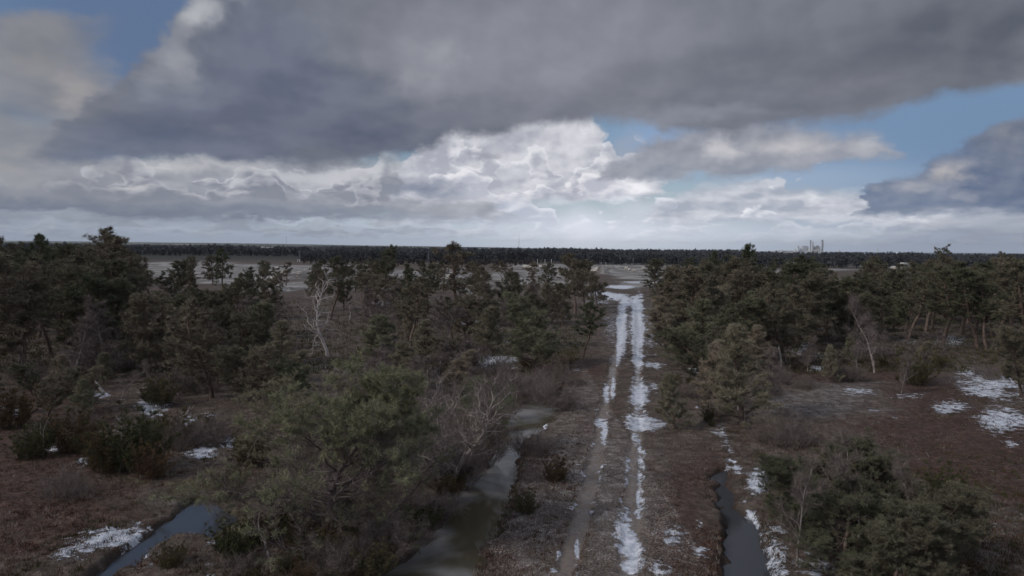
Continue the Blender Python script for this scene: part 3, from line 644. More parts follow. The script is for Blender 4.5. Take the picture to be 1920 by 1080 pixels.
for s_ in (41, 42): put('S', pine(s_, 9, .1, 1.7, cone, nb=46, subs=6, gn=.1, lift=.1, el=-.05, tww=.036, tl=.25, tk=9, spread=.9), 9)
for s_ in (51, 52, 53): put('U', pine(s_, 8.5, .62, 2.6, flatp, nb=19, gn=.36, tww=.032, tk=9, spread=.9, tl=.25, flat=.1, el=.3, lift=.1, dead=7, lean=.08, clump=.3, sub_t=5), 8.5)
for s_ in (61, 62): put('G', pine(s_, 9, .38, 3.4, dome, nb=26, gn=.4, tww=.032, tk=9, spread=.9, tl=.25, dead=8, rad=.2, clump=.35, lift=.5, el=.35), 9)
for s_ in (71, 72, 73): put('B', bare(s_, 7, 2.3, tk=5, tww=.016, tl=.5), 7)
for s_ in (75, 76): put('L', bare(s_, 7.5, 2.2, nb=26, cb=.12, el=.15, gn=.2, tk=6, tww=.02, tl=.4, prof=lambda q: 1-.75*q), 7.5)
for s_ in (81, 82, 83): put('J', bushy(s_, 2.6, 1.5, 46, FOL_J, tl=.14, tk=7, tww=.02), 2.6)
for s_ in (85, 86): put('JB', bushy(s_, 2.4, 1.5, 42, FOL_B, tl=.15, tk=6, tww=.022), 2.4)
for s_ in (101, 102, 103): put('E', pine(s_, 4, .03, 1.9, lambda q: ovalp(q)*.7+.3*cone(q), nb=46, subs=7, gn=.24, tw=.16, tl=.13, tk=8, tww=.014, sub_t=6, lift=.8), 4)
for s_ in (91, 92, 93): put('K', bushy(s_, 1.7, 2.2, 46, TWIG, tl=.32, tk=4, tww=.010, upright=.55, shape=1, bark=TWIG), 1.7)

PIECES = {'P': ('pine_tree', 'pine', 'crown'), 'D': ('pine_tree', 'pine', 'crown'), 'Y': ('young_pine', 'young pine', 'crown'), 'E': ('evergreen_tree', 'evergreen', 'crown'), 'S': ('spruce_tree', 'spruce', 'crown'),
          'U': ('pine_tree', 'pine', 'crown'), 'G': ('pine_tree', 'pine', 'crown'), 'B': ('bare_tree', 'bare tree', 'twigs'), 'L': ('bare_tree', 'bare tree', 'twigs'),
          'J': ('juniper_bush', 'juniper', 'foliage'), 'JB': ('juniper_bush', 'juniper', 'foliage'), 'K': ('bare_bush', 'bush', 'twigs')}
def place(kind, x, y, h, label, group=None, wsc=1.0, rz=None, var=None, name=None, cat=None):
    res, hh = random.choice(lib[kind]) if var is None else lib[kind][var]
    nm, ct, leaf = PIECES[kind]; s_ = h/hh
    e = empty(name or nm, (x, y, -.05), random.uniform(0, 6.283) if rz is None else rz, (s_*wsc, s_*wsc, s_))
    tag(e, label, cat or ct, group)
    link('trunk' if kind not in ('J', 'JB', 'K') else 'stems', res[0], e)
    if res[1]: link(leaf, res[1], e)
    return e
taken = []
def tree(kind, u, vb, vt, label, w=None, group=None, **k):
    x, y = G(u, vb); h = ztop(x, y, vt)
    taken.append((x, y, 1.0 if vb > 640 else 1.6))
    return place(kind, x, y, max(.3, h), label, group, **k)
# ------------------------------------------------------------------ trees one can point to
tree('P', -4, 640, 408, 'tallest dark pine on the left edge, its top well above the horizon', wsc=1.1)
tree('P', 62, 625, 432, 'dark pine near the left edge with a thin spiky top just over the horizon')
tree('D', 28, 590, 466, 'dense pine between the tall edge pine and the spiky topped pine')
tree('D', 118, 600, 458, 'dense pine right of the spiky topped pine on the left')
tree('D', 160, 590, 462, 'full dark pine left of the tall bushy topped pine', wsc=1.1)
tree('D', 198, 600, 466, 'narrow dark pine touching the tall bushy topped pine on its left')
tree('D', 240, 600, 426, 'tall bushy topped pine standing above the horizon left of the quarry', wsc=1.15, var=1)
tree('D', 258, 575, 500, 'lower dark pine leaning against the tall bushy topped pine', wsc=1.2)
tree('P', 40, 700, 520, 'pine on the left with a long pale bare trunk', var=2, wsc=1.2)
tree('P', 228, 655, 530, 'pine with a straight grey trunk in front of the left stand', wsc=1.1)
tree('L', 205, 705, 560, 'purple grey feathery bare tree in front of the left stand', wsc=1.3)
tree('L', 140, 715, 590, 'lower purple grey bare tree on the far left of the feathery one', wsc=1.3)
tree('L', 268, 690, 600, 'small purple grey bare tree on the right of the left stand')
tree('P', 418, 560, 460, 'slim pine with a clear trunk before the quarry floor', wsc=1.0, var=0)
tree('S', 366, 590, 503, 'small pointed dark conifer in front of the pale field')
tree('U', 472, 565, 496, 'flat crowned pine right of the slim clear trunked pine')
tree('U', 505, 585, 512, 'lower flat crowned pine before the pale rubble', wsc=1.1)
tree('D', 345, 700, 540, 'wide dark pine left of the dense middle clump', wsc=1.2)
tree('D', 398, 745, 560, 'broad dense dark pine in the left middle', wsc=1.3)
tree('D', 452, 700, 590, 'dark pine right of the broad dense one in the left middle', wsc=1.2)
tree('Y', 330, 640, 540, 'soft brownish young pine before the pale field', wsc=1.2)
tree('Y', 480, 680, 560, 'rounded brown green pine left of the bleached snag', wsc=1.5)
tree('Y', 520, 715, 600, 'feathery pine just left of the bleached snag foot', wsc=1.3)
tree('P', 618, 600, 476, 'dark pine directly behind the bleached snag', wsc=1.35)
tree('U', 684, 590, 500, 'flat topped pine right behind the snag', wsc=1.2)
tree('D', 729, 560, 458, 'narrow dark pine with a pointed top touching the horizon', wsc=.7)
tree('U', 700, 580, 512, 'low spreading pine below the pointed dark one')
tree('P', 762, 590, 500, 'dark pine between the pointed pine and the large crooked pine')
tree('P', 800, 590, 490, 'pine hard left of the large crooked pine', wsc=1.1)
tree('G', 862, 610, 449, 'large crooked pine rising above the horizon in the middle', var=0, wsc=1.2)
tree('P', 905, 590, 496, 'lower dark pine right of the large crooked pine', wsc=1.2)
tree('B', 930, 640, 560, 'dark twisted bare tree below the large crooked pine', wsc=1.3, var=1)
tree('D', 958, 610, 510, 'round dark pine right of the twisted bare tree', wsc=1.2)
tree('Y', 1002, 690, 545, 'green feathery pine with a pale slim trunk left of the track', wsc=1.5)
tree('P', 1078, 590, 465, 'broad round pine left of the bend in the track', wsc=1.5, var=1)
tree('D', 1120, 578, 500, 'dense pine overhanging the bend in the track', wsc=1.25)
tree('P', 1092, 673, 560, 'pine with a short dark trunk close to the left side of the track', wsc=1.25, var=3)
tree('D', 1055, 610, 530, 'dark pine behind the short trunked one left of the track')
tree('Y', 730, 705, 590, 'yellow green pine with a dark trunk right of the snag', wsc=1.7)
tree('Y', 712, 655, 600, 'low green pine between the snag and the yellow green pine', wsc=1.5)
tree('Y', 790, 680, 600, 'olive pine behind the contorted bare tree', wsc=1.5)
tree('B', 745, 640, 562, 'small pale forked dead tree in the middle clearing', wsc=.6)
tree('D', 850, 690, 620, 'low green bush like pine before the snow patch', wsc=1.4)
tree('B', 1040, 735, 690, 'grey bare sapling above the end of the ditch')
tree('P', 1310, 585, 460, 'wind bent pine top over the right hand trees', wsc=.7, var=1)
tree('U', 1336, 580, 462, 'small pine next to the wind bent one', wsc=.6)
tree('G', 1420, 600, 445, 'tallest clump topped pine on the right, dark against the sky', wsc=1.0, var=1)
tree('D', 1238, 600, 528, 'dark pine at the right edge of the far track', wsc=1.2)
tree('D', 1262, 588, 505, 'dense pine behind the right edge of the track', wsc=1.3)
tree('D', 1300, 600, 488, 'wide dark green pine below the wind bent top', wsc=1.5)
tree('D', 1355, 600, 480, 'wide dark pine left of the tallest right hand pine', wsc=1.3)
tree('D', 1400, 620, 500, 'dark pine in front of the tallest right hand pine', wsc=1.3)
tree('Y', 1248, 655, 555, 'soft green pine leaning over the right side of the snowy track', wsc=1.5)
tree('Y', 1300, 690, 560, 'large feathery pine right of the snowy track', wsc=1.6)
tree('D', 1345, 680, 540, 'dark full pine behind the feathery ones right of the track', wsc=1.4)
tree('Y', 1390, 795, 610, 'tall feathery grey green pine at the front of the right hand group', wsc=1.25)
tree('Y', 1340, 760, 640, 'feathery pine left of the tallest in the front right group', wsc=1.3)
tree('L', 1425, 770, 650, 'brown twiggy bare tree on the right of the front feathery pine', wsc=1.2)
tree('Y', 1263, 800, 700, 'small bright green pine beside the round snow patch on the track', wsc=1.2)
tree('D', 1500, 640, 478, 'dense dark pine left of the factory sight line', wsc=1.3)
tree('D', 1548, 625, 492, 'dark pine under the factory', wsc=1.3)
tree('D', 1595, 640, 510, 'dark pine right of the factory', wsc=1.3)
tree('D', 1470, 680, 530, 'bushy dark pine left of the pale bare tree', wsc=1.3)
tree('B', 1640, 700, 545, 'pale bare tree with upswept limbs on the right', wsc=1.0, var=0)
tree('L', 1690, 735, 640, 'dark narrow twiggy tree right of the pale bare tree', wsc=.7)
tree('U', 1785, 560, 468, 'small flat pine on the right skyline', wsc=1.0)
tree('U', 1848, 560, 459, 'umbrella shaped pine alone on the right skyline', wsc=.8, var=1)
for i, (u, vb, vt, wd) in enumerate([(1700, 640, 500, 1.2), (1735, 625, 488, 1.2), (1765, 650, 500, 1.2), (1800, 630, 485, 1.3), (1835, 655, 495, 1.2), (1868, 635, 486, 1.2), (1900, 650, 480, 1.3), (1935, 670, 480, 1.3), (1660, 640, 520, 1.2)]):
    tree('P', u, vb, vt, 'dark trunked pine in the shady wood at the right edge behind the clearing', wsc=wd*1.15, group='pines of the shady wood at the right edge')
tree('D', 1915, 745, 590, 'dark pine cut by the right edge of the view', wsc=1.0)
tree('Y', 1555, 715, 645, 'brown green young pine left of the pale bare tree', wsc=1.0)
# front right thicket
for u, vb, vt, wd, lb in [(1590, 955, 800, 1.3, 'dark evergreen at the back left of the front right thicket'), (1500, 1000, 825, 1.2, 'greyish evergreen on the left of the front right thicket'), (1650, 1000, 812, 1.2, 'tallest dark evergreen in the front right thicket'),
    (1730, 1050, 860, 1.2, 'wide dark evergreen in the middle of the front right thicket'), (1800, 1040, 905, 1.0, 'low dark evergreen on the right of the front right thicket'), (1575, 1075, 890, 1.4, 'dark evergreen by the snow at the foot of the front right thicket'),
    (1470, 960, 870, 1.3, 'low evergreen beside the snow left of the front right thicket'), (1660, 1110, 930, 1.5, 'evergreen cut by the bottom edge in the front right thicket'), (1540, 940, 835, 1.3, 'small evergreen behind the greyish one in the front right thicket'), (1700, 960, 850, 1.2, 'narrow evergreen behind the wide one in the front right thicket'),
    (1750, 1120, 960, 1.2, 'dark evergreen at the bottom right of the thicket')]:
    tree('E', u, vb, vt+14, lb, wsc=wd)
tree('B', 1495, 1060, 850, 'thin bare birch on the left of the front right thicket', wsc=.8)
tree('B', 1560, 1045, 820, 'bare birch with red brown twigs among the front right evergreens', wsc=.9, var=2)
tree('B', 1700, 1040, 850, 'thin bare birch in the middle of the front right thicket', wsc=.8, var=1)
tree('J', 1770, 940, 860, 'dark juniper behind the front right thicket', wsc=1.3)
# shrubs of the left foreground
for u, vb, vt, k, lb in [(205, 880, 790, 'JB', 'tall rusty juniper in the left foreground'), (140, 845, 755, 'JB', 'rusty juniper left of the tall one'), (250, 880, 740, 'J', 'dark green juniper right of the tall rusty one'),
    (60, 860, 780, 'J', 'dark juniper by the pale stick on the far left'), (280, 895, 820, 'JB', 'low brown juniper right of the dark green one'), (20, 800, 700, 'JB', 'brown juniper at the left edge'),
    (330, 830, 750, 'J', 'juniper beside the broken snow patches on the left'), (985, 960, 905, 'J', 'small green juniper beside the ditch'), (1042, 900, 845, 'JB', 'small straw brown shrub between ditch and track'),
    (1262, 730, 690, 'J', 'low green shrub behind the small bright pine'), (320, 1062, 1000, 'J', 'leafy green shrub at the bottom left beside the channel'), (300, 760, 690, 'J', 'dark juniper under the left stand'),
    (1715, 720, 650, 'J', 'dark juniper right of the pale bare tree'), (470, 870, 780, 'J', 'green juniper at the left flank of the big front pine'), (430, 930, 850, 'J', 'low green juniper behind the channel'),
    (1040, 760, 700, 'K', 'grey bare bush at the far end of the ditch')]:
    tree(k, u, vb, vt, lb, wsc=1.1)
for u, vb, vt, lb in [(992, 850, 795, 'dark bare bush rising from the water of the ditch'), (995, 745, 690, 'pale grey bush left of the ditch end'),
    (960, 735, 680, 'grey twiggy bush below the green feathery pine'), (1062, 720, 680, 'small grey bush at the left verge of the track'), 
    (890, 860, 760, 'brown bare bush under the overhanging pine'), (860, 900, 820, 'dark brown bush on the left bank of the ditch'),  (700, 1050, 960, 'bare bush at the foot of the big front pine'),
    (760, 780, 700, 'grey bare bush left of the contorted tree'), (1400, 730, 690, 'bare bush under the front right group'), (1470, 830, 760, 'thin bare bush in the right clearing'), (1600, 860, 790, 'wispy bare bush behind the front right thicket'),
    (120, 930, 870, 'wispy bare bush in the left heath'), (400, 830, 770, 'bare bush left of the big front pine'), (620, 1075, 1000, 'brown bush at the bottom edge in front of the big pine')]:
    tree('K', u, vb, vt, lb)

# ------------------------------------------------------------------ three trees with a build of their own
# the big gnarled pine in the foreground
FOL_F = foliage_mat('pine_needles_olive', (108, 114, 88), (124, 129, 102), (154, 154, 126))
BARK_D = bark_mat('dark_grey_bark', (84, 74, 74), (122, 110, 110))  # a darker grey bark for this pine alone
w_, f_, i_ = pine(301, 5.2, .04, 4.5, lambda q: .98*(1-.72*q**2.2), nb=62, subs=11, gn=.32, tw=.22, tl=.16, tk=12, tww=.013, lift=.25, el=.1, flat=.65, rad=.12, dead=8, sub_t=11, dens=.95, fol=FOL_F, bark=BARK_D, spread=.8, inner=.6)
x, y = G(612, 1000); h_ = ztop(x, y, 700)/5.2; e = tag(empty('pine_tree', (x, y, -.1), .4, (1, 1, h_)), 'big wide gnarled pine with pale crooked branches, nearest on the left of the ditch', 'pine'); link('trunk', w_, e); link('crown', f_, e); link('dead_twigs', i_, e)
w_, f_ = pine(305, 4.6, .1, 2.7, ovalp, nb=34, subs=8, gn=.3, tw=.2, tl=.13, tk=9, tww=.011, sub_t=7, fol=FOL_G, bark=BARK_G, lean=.15)
x, y = G(905, 850); h_ = ztop(x, y, 715)/4.6; e = tag(empty('pine_tree', (x, y, -.1), 0, (h_, h_, h_)), 'bright green leaning pine hanging over the left bank of the ditch', 'pine'); link('trunk', w_, e); link('crown', f_, e)
w_, f_ = pine(309, 5, .1, 3.0, ovalp, nb=36, subs=8, gn=.26, tw=.2, tl=.13, tk=9, tww=.012, sub_t=6, fol=FOL_G, bark=BARK_G)
x, y = G(540, 880); h_ = ztop(x, y, 712)/5; e = tag(empty('pine_tree', (x, y, -.1), 1, (h_*1.1, h_*1.1, h_)), 'bright green bushy pine behind the left side of the big gnarled pine', 'pine'); link('trunk', w_, e); link('crown', f_, e)
# the contorted bare tree beside it
w_, f_ = bare(311, 5.2, 3.0, nb=20, gn=.42, cb=.12, lift=.5, el=.5, tk=6, tww=.008, tl=.34, rad=.13, stems=3, bark=BARK_L)
x, y = G(838, 905); h_ = ztop(x, y, 676)/5.2; e = tag(empty('bare_tree', (x, y, -.1), 0, (h_, h_, h_)), 'contorted bare tree with pale curling branches left of the ditch', 'bare tree'); link('trunk', w_, e); link('twigs', f_, e)
# the bleached snag
w_, _ = bare(321, 7.0, 2.7, nb=20, gn=.4, cb=.22, lift=.45, el=.1, levels=2, rad=.145, bark=BARK_W, dens=.9)
x, y = G(614, 668); h_ = ztop(x, y, 503)/7.0; e = tag(empty('dead_tree', (x, y, -.1), 2.2, (h_, h_, h_)), 'bleached leafless snag with twisted silver branches', 'dead tree'); link('trunk', w_, e)
# broken stumps and dead sticks
def stick(u, vb, vt, label, nb=2, seed=1, rad=.09, gn=.2, kind='dead_tree', cat='dead tree'):
    x, y = G(u, vb); h = ztop(x, y, vt); T_ = Tree(seed); tp = T_.path((0, 0, -.15), (random.uniform(-.2, .2), 0, 1), h, 7, gn*.6); T_.tube(tp, [rad*(1-.11*i) for i in range(8)], 6)
    for i in range(nb):
        k = T_.r.randrange(2, 7); bp = T_.path(tp[k], (T_.r.uniform(-1, 1), T_.r.uniform(-1, 1), .5), h*.35, 5, .25, .3); T_.tube(bp, [rad*.35*(1-.16*i_) for i_ in range(6)], 4)
    o = link(kind, T_.wood(kind, BARK_W if seed % 2 else BARK_G), None, (x, y, 0)); tag(o, label, cat); taken.append((x, y, 1)); return o
stick(82, 860, 775, 'thin grey dead stem on the far left heath', 2, 4, .035)
stick(195, 735, 700, 'short pale broken stump below the left stand', 0, 5, .12, kind='tree_stump', cat='stump')
stick(232, 832, 770, 'curved pale dead stem forking beside the rusty juniper', 3, 7, .04, .4)
stick(332, 812, 755, 'grey dead trunk with drooping side branches by the snow', 5, 8, .12)
stick(1464, 690, 645, 'pale broken stump right of the feathery group', 1, 11, .14, kind='tree_stump', cat='stump')
stick(510, 1050, 950, 'grey dead stem standing in front of the big pine', 4, 12, .05)
stick(560, 720, 680, 'slim pale dead stem behind the big pine', 2, 13, .05)
stick(655, 600, 570, 'short pale dead stem right of the snag', 1, 15, .07)
stick(1385, 770, 700, 'pale dead stem inside the front right group', 2, 17, .05)
stick(1563, 560, 530, 'small pale dead stem below the factory', 2, 19, .08)
stick(1610, 1010, 930, 'crooked grey dead stem among the front right evergreens', 4, 21, .06)

# ------------------------------------------------------------------ the woods between, tree by tree
def ok_spot(x, y, gap):
    p = (np.array([x]), np.array([y]))
    if seg_dist(*p, RUT_L)[0] < 2.6 or seg_dist(*p, RUT_R)[0] < 2.6: return False
    if min(inpoly_sd(*p, DITCH)[0], inpoly_sd(*p, DITCH_R)[0], inpoly_sd(*p, CHANNEL)[0]) < .9: return False
    return all((x-a)**2+(y-b)**2 > (gap+.0*g)**2 for a, b, g in taken)
def fill(n, poly_px, kinds, hr, labels, group, gap=1.6, wsc=(.9, 1.3)):
    """n trees spread over an area of ground whose corners are seen at these pixels; even in the picture"""
    us = [p[0] for p in poly_px]; vs_ = [p[1] for p in poly_px]; P_ = np.array(poly_px, float); c = 0
    for _ in range(n*25):
        u = random.uniform(min(us), max(us)); v = random.uniform(min(vs_), max(vs_))
        if inpoly_sd(np.array([u]), np.array([v]), P_)[0] > 0: continue
        x, y = G(u, v)
        if not ok_spot(x, y, gap) or (550 < u < 690 and 600 < v < 790): continue
        k = random.choice(kinds); h = random.uniform(*hr)*(.75 if k in 'YLB' else 1); taken.append((x, y, 1))
        lab = labels[0 if k in ('P', 'U', 'G') else 1 if k in ('D', 'S', 'Y', 'E') else 2]
        REG.setdefault(lab[0], []).append((y, x/y, place(k, x, y, h, lab[0], group+lab[1], wsc=random.uniform(*wsc)))); c += 1
        if c >= n: break
    return c
REG = {}
def L3(where): return [('open pines '+where, ': open pines'), ('dense conifers '+where, ': dense conifers'), ('bare trees '+where, ': bare trees')]
nf_ = 0
nf_ += fill(34, [(-60, 560), (250, 560), (290, 640), (200, 690), (-60, 720)], 'PDDPL', (7.5, 9.5), L3('at the left edge'), 'trees of the dark left stand', wsc=(1, 1.4))
nf_ += fill(26, [(290, 600), (600, 590), (590, 700), (400, 740), (250, 700)], 'DYLYBDL', (4.2, 6.5), L3('left of the snag'), 'trees left of the snag', wsc=(1.2, 1.6))
nf_ += fill(32, [(640, 580), (1060, 575), (1060, 640), (900, 670), (650, 650)], 'PYULBYPL', (4.5, 7.2), L3('between snag and track'), 'trees between snag and track', wsc=(1.1, 1.5))
nf_ += fill(24, [(300, 545), (1110, 548), (1110, 585), (300, 600)], 'PUUDGSD', (5.5, 8), L3('before the quarry'), 'trees in front of the quarry', wsc=(.9, 1.3))
nf_ += fill(11, [(640, 690), (930, 690), (900, 740), (700, 760), (620, 730)], 'LYB', (3.0, 4.5), L3('behind the big pine'), 'trees behind the big pine', gap=1.2, wsc=(1.2, 1.7))
nf_ += fill(34, [(1225, 560), (1480, 560), (1450, 650), (1260, 650)], 'DYPYY', (6, 8.3), L3('right of the track'), 'trees right of the track', wsc=(1.2, 1.6))
nf_ += fill(12, [(1265, 650), (1450, 650), (1440, 760), (1290, 720)], 'YDY', (3.5, 5), L3('at front right'), 'trees of the front right group', wsc=(1.2, 1.5))
nf_ += fill(30, [(1450, 560), (1720, 560), (1720, 640), (1450, 660)], 'DPYYL', (5.5, 7.5), L3('below the factory'), 'trees below the factory', wsc=(1.1, 1.5))
nf_ += fill(34, [(1700, 555), (1990, 555), (1990, 680), (1800, 655), (1700, 640)], 'PDPD', (7, 8.8), L3('at the far right'), 'trees of the far right wood', wsc=(1.1, 1.5))
nf_ += fill(14, [(1480, 660), (1800, 660), (1780, 720), (1500, 700)], 'LBLY', (2.5, 4), L3('near the pale tree'), 'trees around the pale bare tree', wsc=(1, 1.4))
nf_ += fill(16, [(300, 522), (1110, 522), (1110, 546), (300, 546)], 'PUDS', (5, 8), L3('on the quarry rim'), 'trees on the quarry rim', gap=5, wsc=(1, 1.5))
nf_ += fill(50, [(1200, 512), (1990, 512), (1990, 556), (1220, 556)], 'DPYD', (5.6, 7.6), L3('far back right'), 'back row trees on the right', gap=4, wsc=(1.2, 1.7))
nf_ += fill(24, [(-60, 505), (280, 505), (280, 556), (-60, 556)], 'DPD', (8, 9.6), L3('far back left'), 'back row trees on the left', gap=4, wsc=(1.2, 1.7))
nf_ += fill(16, [(-60, 720), (420, 720), (400, 780), (-60, 800)], 'LYBD', (2.2, 3.6), L3('below the left stand'), 'trees at the front of the left stand', wsc=(1.1, 1.5))
nf_ += fill(5, [(420, 720), (620, 700), (600, 800), (420, 860)], 'EEYD', (3, 4.2), L3('left of the big pine'), 'trees left behind the big pine', wsc=(1.1, 1.5))
print('filled', nf_)
def fillb(n, poly_px, kinds, hr, label, group):
    us = [p[0] for p in poly_px]; vs_ = [p[1] for p in poly_px]; c = 0
    for _ in range(n*20):
        u = random.uniform(min(us), max(us)); v = random.uniform(min(vs_), max(vs_)); x, y = G(u, v)
        if not ok_spot(x, y, .7): continue
        taken.append((x, y, 1)); k = random.choice(kinds); REG.setdefault(label, []).append((y, x/y, place(k, x, y, random.uniform(*hr), label, group, wsc=random.uniform(.8, 1.3)))); c += 1
        if c >= n: break
fillb(22, [(0, 690), (420, 860)], ['J', 'JB', 'K', 'K'], (.8, 2.0), 'low shrubs on the left heath', 'shrubs of the left heath')
for u, vb, vt, k in [(735, 1040, 985, 'JB'), (765, 1015, 965, 'K'), (795, 985, 935, 'J'), (822, 960, 915, 'K'), (840, 930, 885, 'JB'), (858, 905, 860, 'J'), (700, 1075, 1010, 'J'), (930, 800, 765, 'JB'), (945, 780, 745, 'K'), (915, 840, 805, 'J')]:
    x, y = G(u, vb); REG.setdefault('bank shrubs left of the ditch', []).append((y, x/y, tree(k, u, vb, vt, 'x', wsc=1.5, group='shrubs on the left bank of the ditch')))
fillb(20, [(880, 650), (1060, 740)], ['K', 'K', 'JB'], (.7, 1.5), 'grey brown shrubs above the ditch', 'shrubs above the ditch')
fillb(26, [(430, 960), (740, 1100)], ['J', 'E', 'JB', 'J', 'K'], (.5, 1.3), 'low shrubs under the big pine', 'shrubs under the big pine')
fillb(26, [(1450, 650), (1900, 730)], ['K', 'K', 'J'], (.5, 1.5), 'low shrubs in the right clearing', 'shrubs of the right clearing')
fillb(16, [(1280, 700), (1480, 800)], ['K', 'J'], (.5, 1.3), 'low shrubs at front right', 'shrubs under the right group')
# ------------------------------------------------------------------ ground cover nobody could count
def tuft_field(name, n, vlo, vhi, hgt, wid, k, mat, label, maskfn, seed, ulo=-120, uhi=2040, spread=.5):
    g = np.random.default_rng(seed); u = g.uniform(ulo, uhi, n); v = g.uniform(vlo, vhi, n)
    b_ = (540-v)/FPX; a_ = (u-960)/FPX
    dx_ = F0.x+RV.x*a_+UV.x*b_; dy_ = F0.y+RV.y*a_+UV.y*b_; dz_ = F0.z+RV.z*a_+UV.z*b_
    t = -H/dz_; x = dx_*t; y = dy_*t
    keep = g.random(n) < maskfn(u, v, x, y); x = x[keep]; y = y[keep]
    w = np.minimum(inpoly_sd(x, y, DITCH), np.minimum(inpoly_sd(x, y, DITCH_R), inpoly_sd(x, y, CHANNEL)))
    r_ = np.minimum(seg_dist(x, y, RUT_L), seg_dist(x, y, RUT_R)); m = (w > .25) & (r_ > .34); x = x[m]; y = y[m]
    z = (fbm(x, y, .12, 3, 5)-.5)*.35-.03
    bt = sst(2.6, 1.6, seg_dist(x, y, RUT_L)+seg_dist(x, y, RUT_R)); z = z*(1-.6*bt) - .12*sst(2.0, .2, w[m])
    m_ = len(x); p = np.repeat(np.stack([x, y, z], -1), k, 0); s_ = np.repeat(g.uniform(.5, 1.3, m_), k)
    d = np.stack([g.normal(0, spread, m_*k), g.normal(0, spread, m_*k), np.ones(m_*k)], -1); d /= np.linalg.norm(d, axis=1)[:, None]
    q = np.cross(d, g.normal(0, 1, (m_*k, 3))); q /= np.linalg.norm(q, axis=1)[:, None]
    p[:, :2] += g.normal(0, hgt*.35, (m_*k, 2)); h_ = (hgt*s_*g.uniform(.5, 1.1, m_*k))[:, None]
    V_ = np.stack([p-q*wid*.5, p+q*wid*.5, p+d*h_], 1).reshape(-1, 3)
    return tag(link(name, mesh_np(name, V_, np.arange(3*m_*k).reshape(-1, 3), mat)), label, None, None, 'stuff')
def cover_mat(name, a, b, c):
    m = new_mat(name); pos = geo_pos(); n = noise(pos, .8, 4, .6); n2_ = noise(pos, 11, 2, .6)
    principled(mix(n2_.sm(.5, .7)*.6, mix(n.sm(.38, .62), C3(*a), C3(*b)), C3(*c)), rough=.95, spec=.05); return m
HEATH = cover_mat('heather', (78, 58, 50), (100, 75, 64), (126, 102, 90))
STRAW = cover_mat('dry_grass', (124, 111, 100), (154, 142, 131), (188, 179, 170))
MOSS = cover_mat('green_cover', (62, 62, 42), (80, 78, 54), (104, 96, 70))
track_u = lambda v: 1215-(v-540)*.055
tuft_field('heather', 30000, 640, 1110, .16, .022, 7, HEATH, 'low rusty heather over the open ground', lambda u, v, x, y: np.where(seg_dist(x, y, RUT_R) > 1.3, .9, .25), 1)
tuft_field('dry_grass', 26000, 600, 1110, .13, .014, 6, STRAW, 'short bleached grass along the track', lambda u, v, x, y: np.clip(1.15-seg_dist(x, y, RUT_R)/6.0, .12, .9), 2, 700, 1700)
tuft_field('dry_grass', 9000, 640, 1110, .22, .016, 6, STRAW, 'thin pale grass scattered through the heath', lambda u, v, x, y: sst(.5, .62, fbm(x, y, .3, 3, 44)), 3)
tuft_field('green_undergrowth', 16000, 600, 1110, .2, .03, 7, MOSS, 'dark green undergrowth beneath the trees', lambda u, v, x, y: sst(.48, .62, fbm(x, y, .15, 3, 54))*(seg_dist(x, y, RUT_R) > 4), 4)
tuft_field('brown_undergrowth', 16000, 560, 700, .45, .05, 7, MOSS, 'brown scrub on the floor of the woods', lambda u, v, x, y: .9*(seg_dist(x, y, RUT_R) > 5), 5)

# ------------------------------------------------------------------ far woods, each reads as one mass
FAR = cover_mat('far_wood', (68, 70, 74), (80, 82, 86), (96, 96, 98))  # bluish grey: distance haze painted into the foliage colour
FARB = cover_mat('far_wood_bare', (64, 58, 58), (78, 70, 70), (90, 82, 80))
def far_wood(name, ua, ub, da, db, n, hh, label, seed, k=80, leaf=.8, mat=FAR, pw=2.0):
    g = np.random.default_rng(seed); d = da+(db-da)*g.random(n)**pw; u = g.uniform(ua, ub, n)
    x = d*(u-960)/FPX; y = d; h = hh*g.uniform(.52, .92, n)*np.where(g.random(n) < .08, 1.2, 1)*(.82+.36*vnoise(u/45.0, u*0, seed))*(1+.06*np.sin(u*.02)); w = h*g.uniform(.16, .3, n)
    c = np.repeat(np.arange(n), k); t = g.random(n*k)**.75; a = g.uniform(0, 6.283, n*k); cb = np.repeat(g.uniform(.1, .4, n), k)
    kind = np.repeat(g.random(n) < .4, k); prof = np.where(kind, (1-t)+.08, np.sin(np.pi*np.clip(.1+.85*t, 0, 1))**.6)
    rr = w[c]*prof*np.sqrt(g.random(n*k)); p = np.stack([x[c]+rr*np.cos(a), y[c]+rr*np.sin(a), h[c]*(cb+(1-cb)*t)], -1)
    s_ = (leaf*(1+d[c]/1500))*g.uniform(.5, 1.1, n*k); V_ = (p[:, None, :]+g.normal(0, .5, (n*k, 3, 3))*s_[:, None, None]).reshape(-1, 3)
    tb = np.stack([x, y, np.zeros(n)], -1); V2 = np.stack([tb+[-.16, 0, 0], tb+[.16, 0, 0], tb+np.stack([0*x, 0*x, h*.9], -1)], 1).reshape(-1, 3)
    V_ = np.vstack([V_, V2]); return tag(link(name, mesh_np(name, V_, np.arange(len(V_)).reshape(-1, 3), mat)), label, None, None, 'stuff')
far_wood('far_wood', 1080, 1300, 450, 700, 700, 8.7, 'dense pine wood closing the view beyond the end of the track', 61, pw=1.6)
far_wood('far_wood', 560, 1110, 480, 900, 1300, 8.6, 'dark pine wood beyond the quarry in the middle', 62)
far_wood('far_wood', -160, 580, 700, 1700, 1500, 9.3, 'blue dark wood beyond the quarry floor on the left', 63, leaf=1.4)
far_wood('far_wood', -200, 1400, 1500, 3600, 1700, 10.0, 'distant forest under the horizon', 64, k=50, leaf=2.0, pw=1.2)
far_wood('far_wood', 1270, 2100, 400, 1000, 1700, 7.6, 'dark pine wood stretching to the right below the sea', 65)
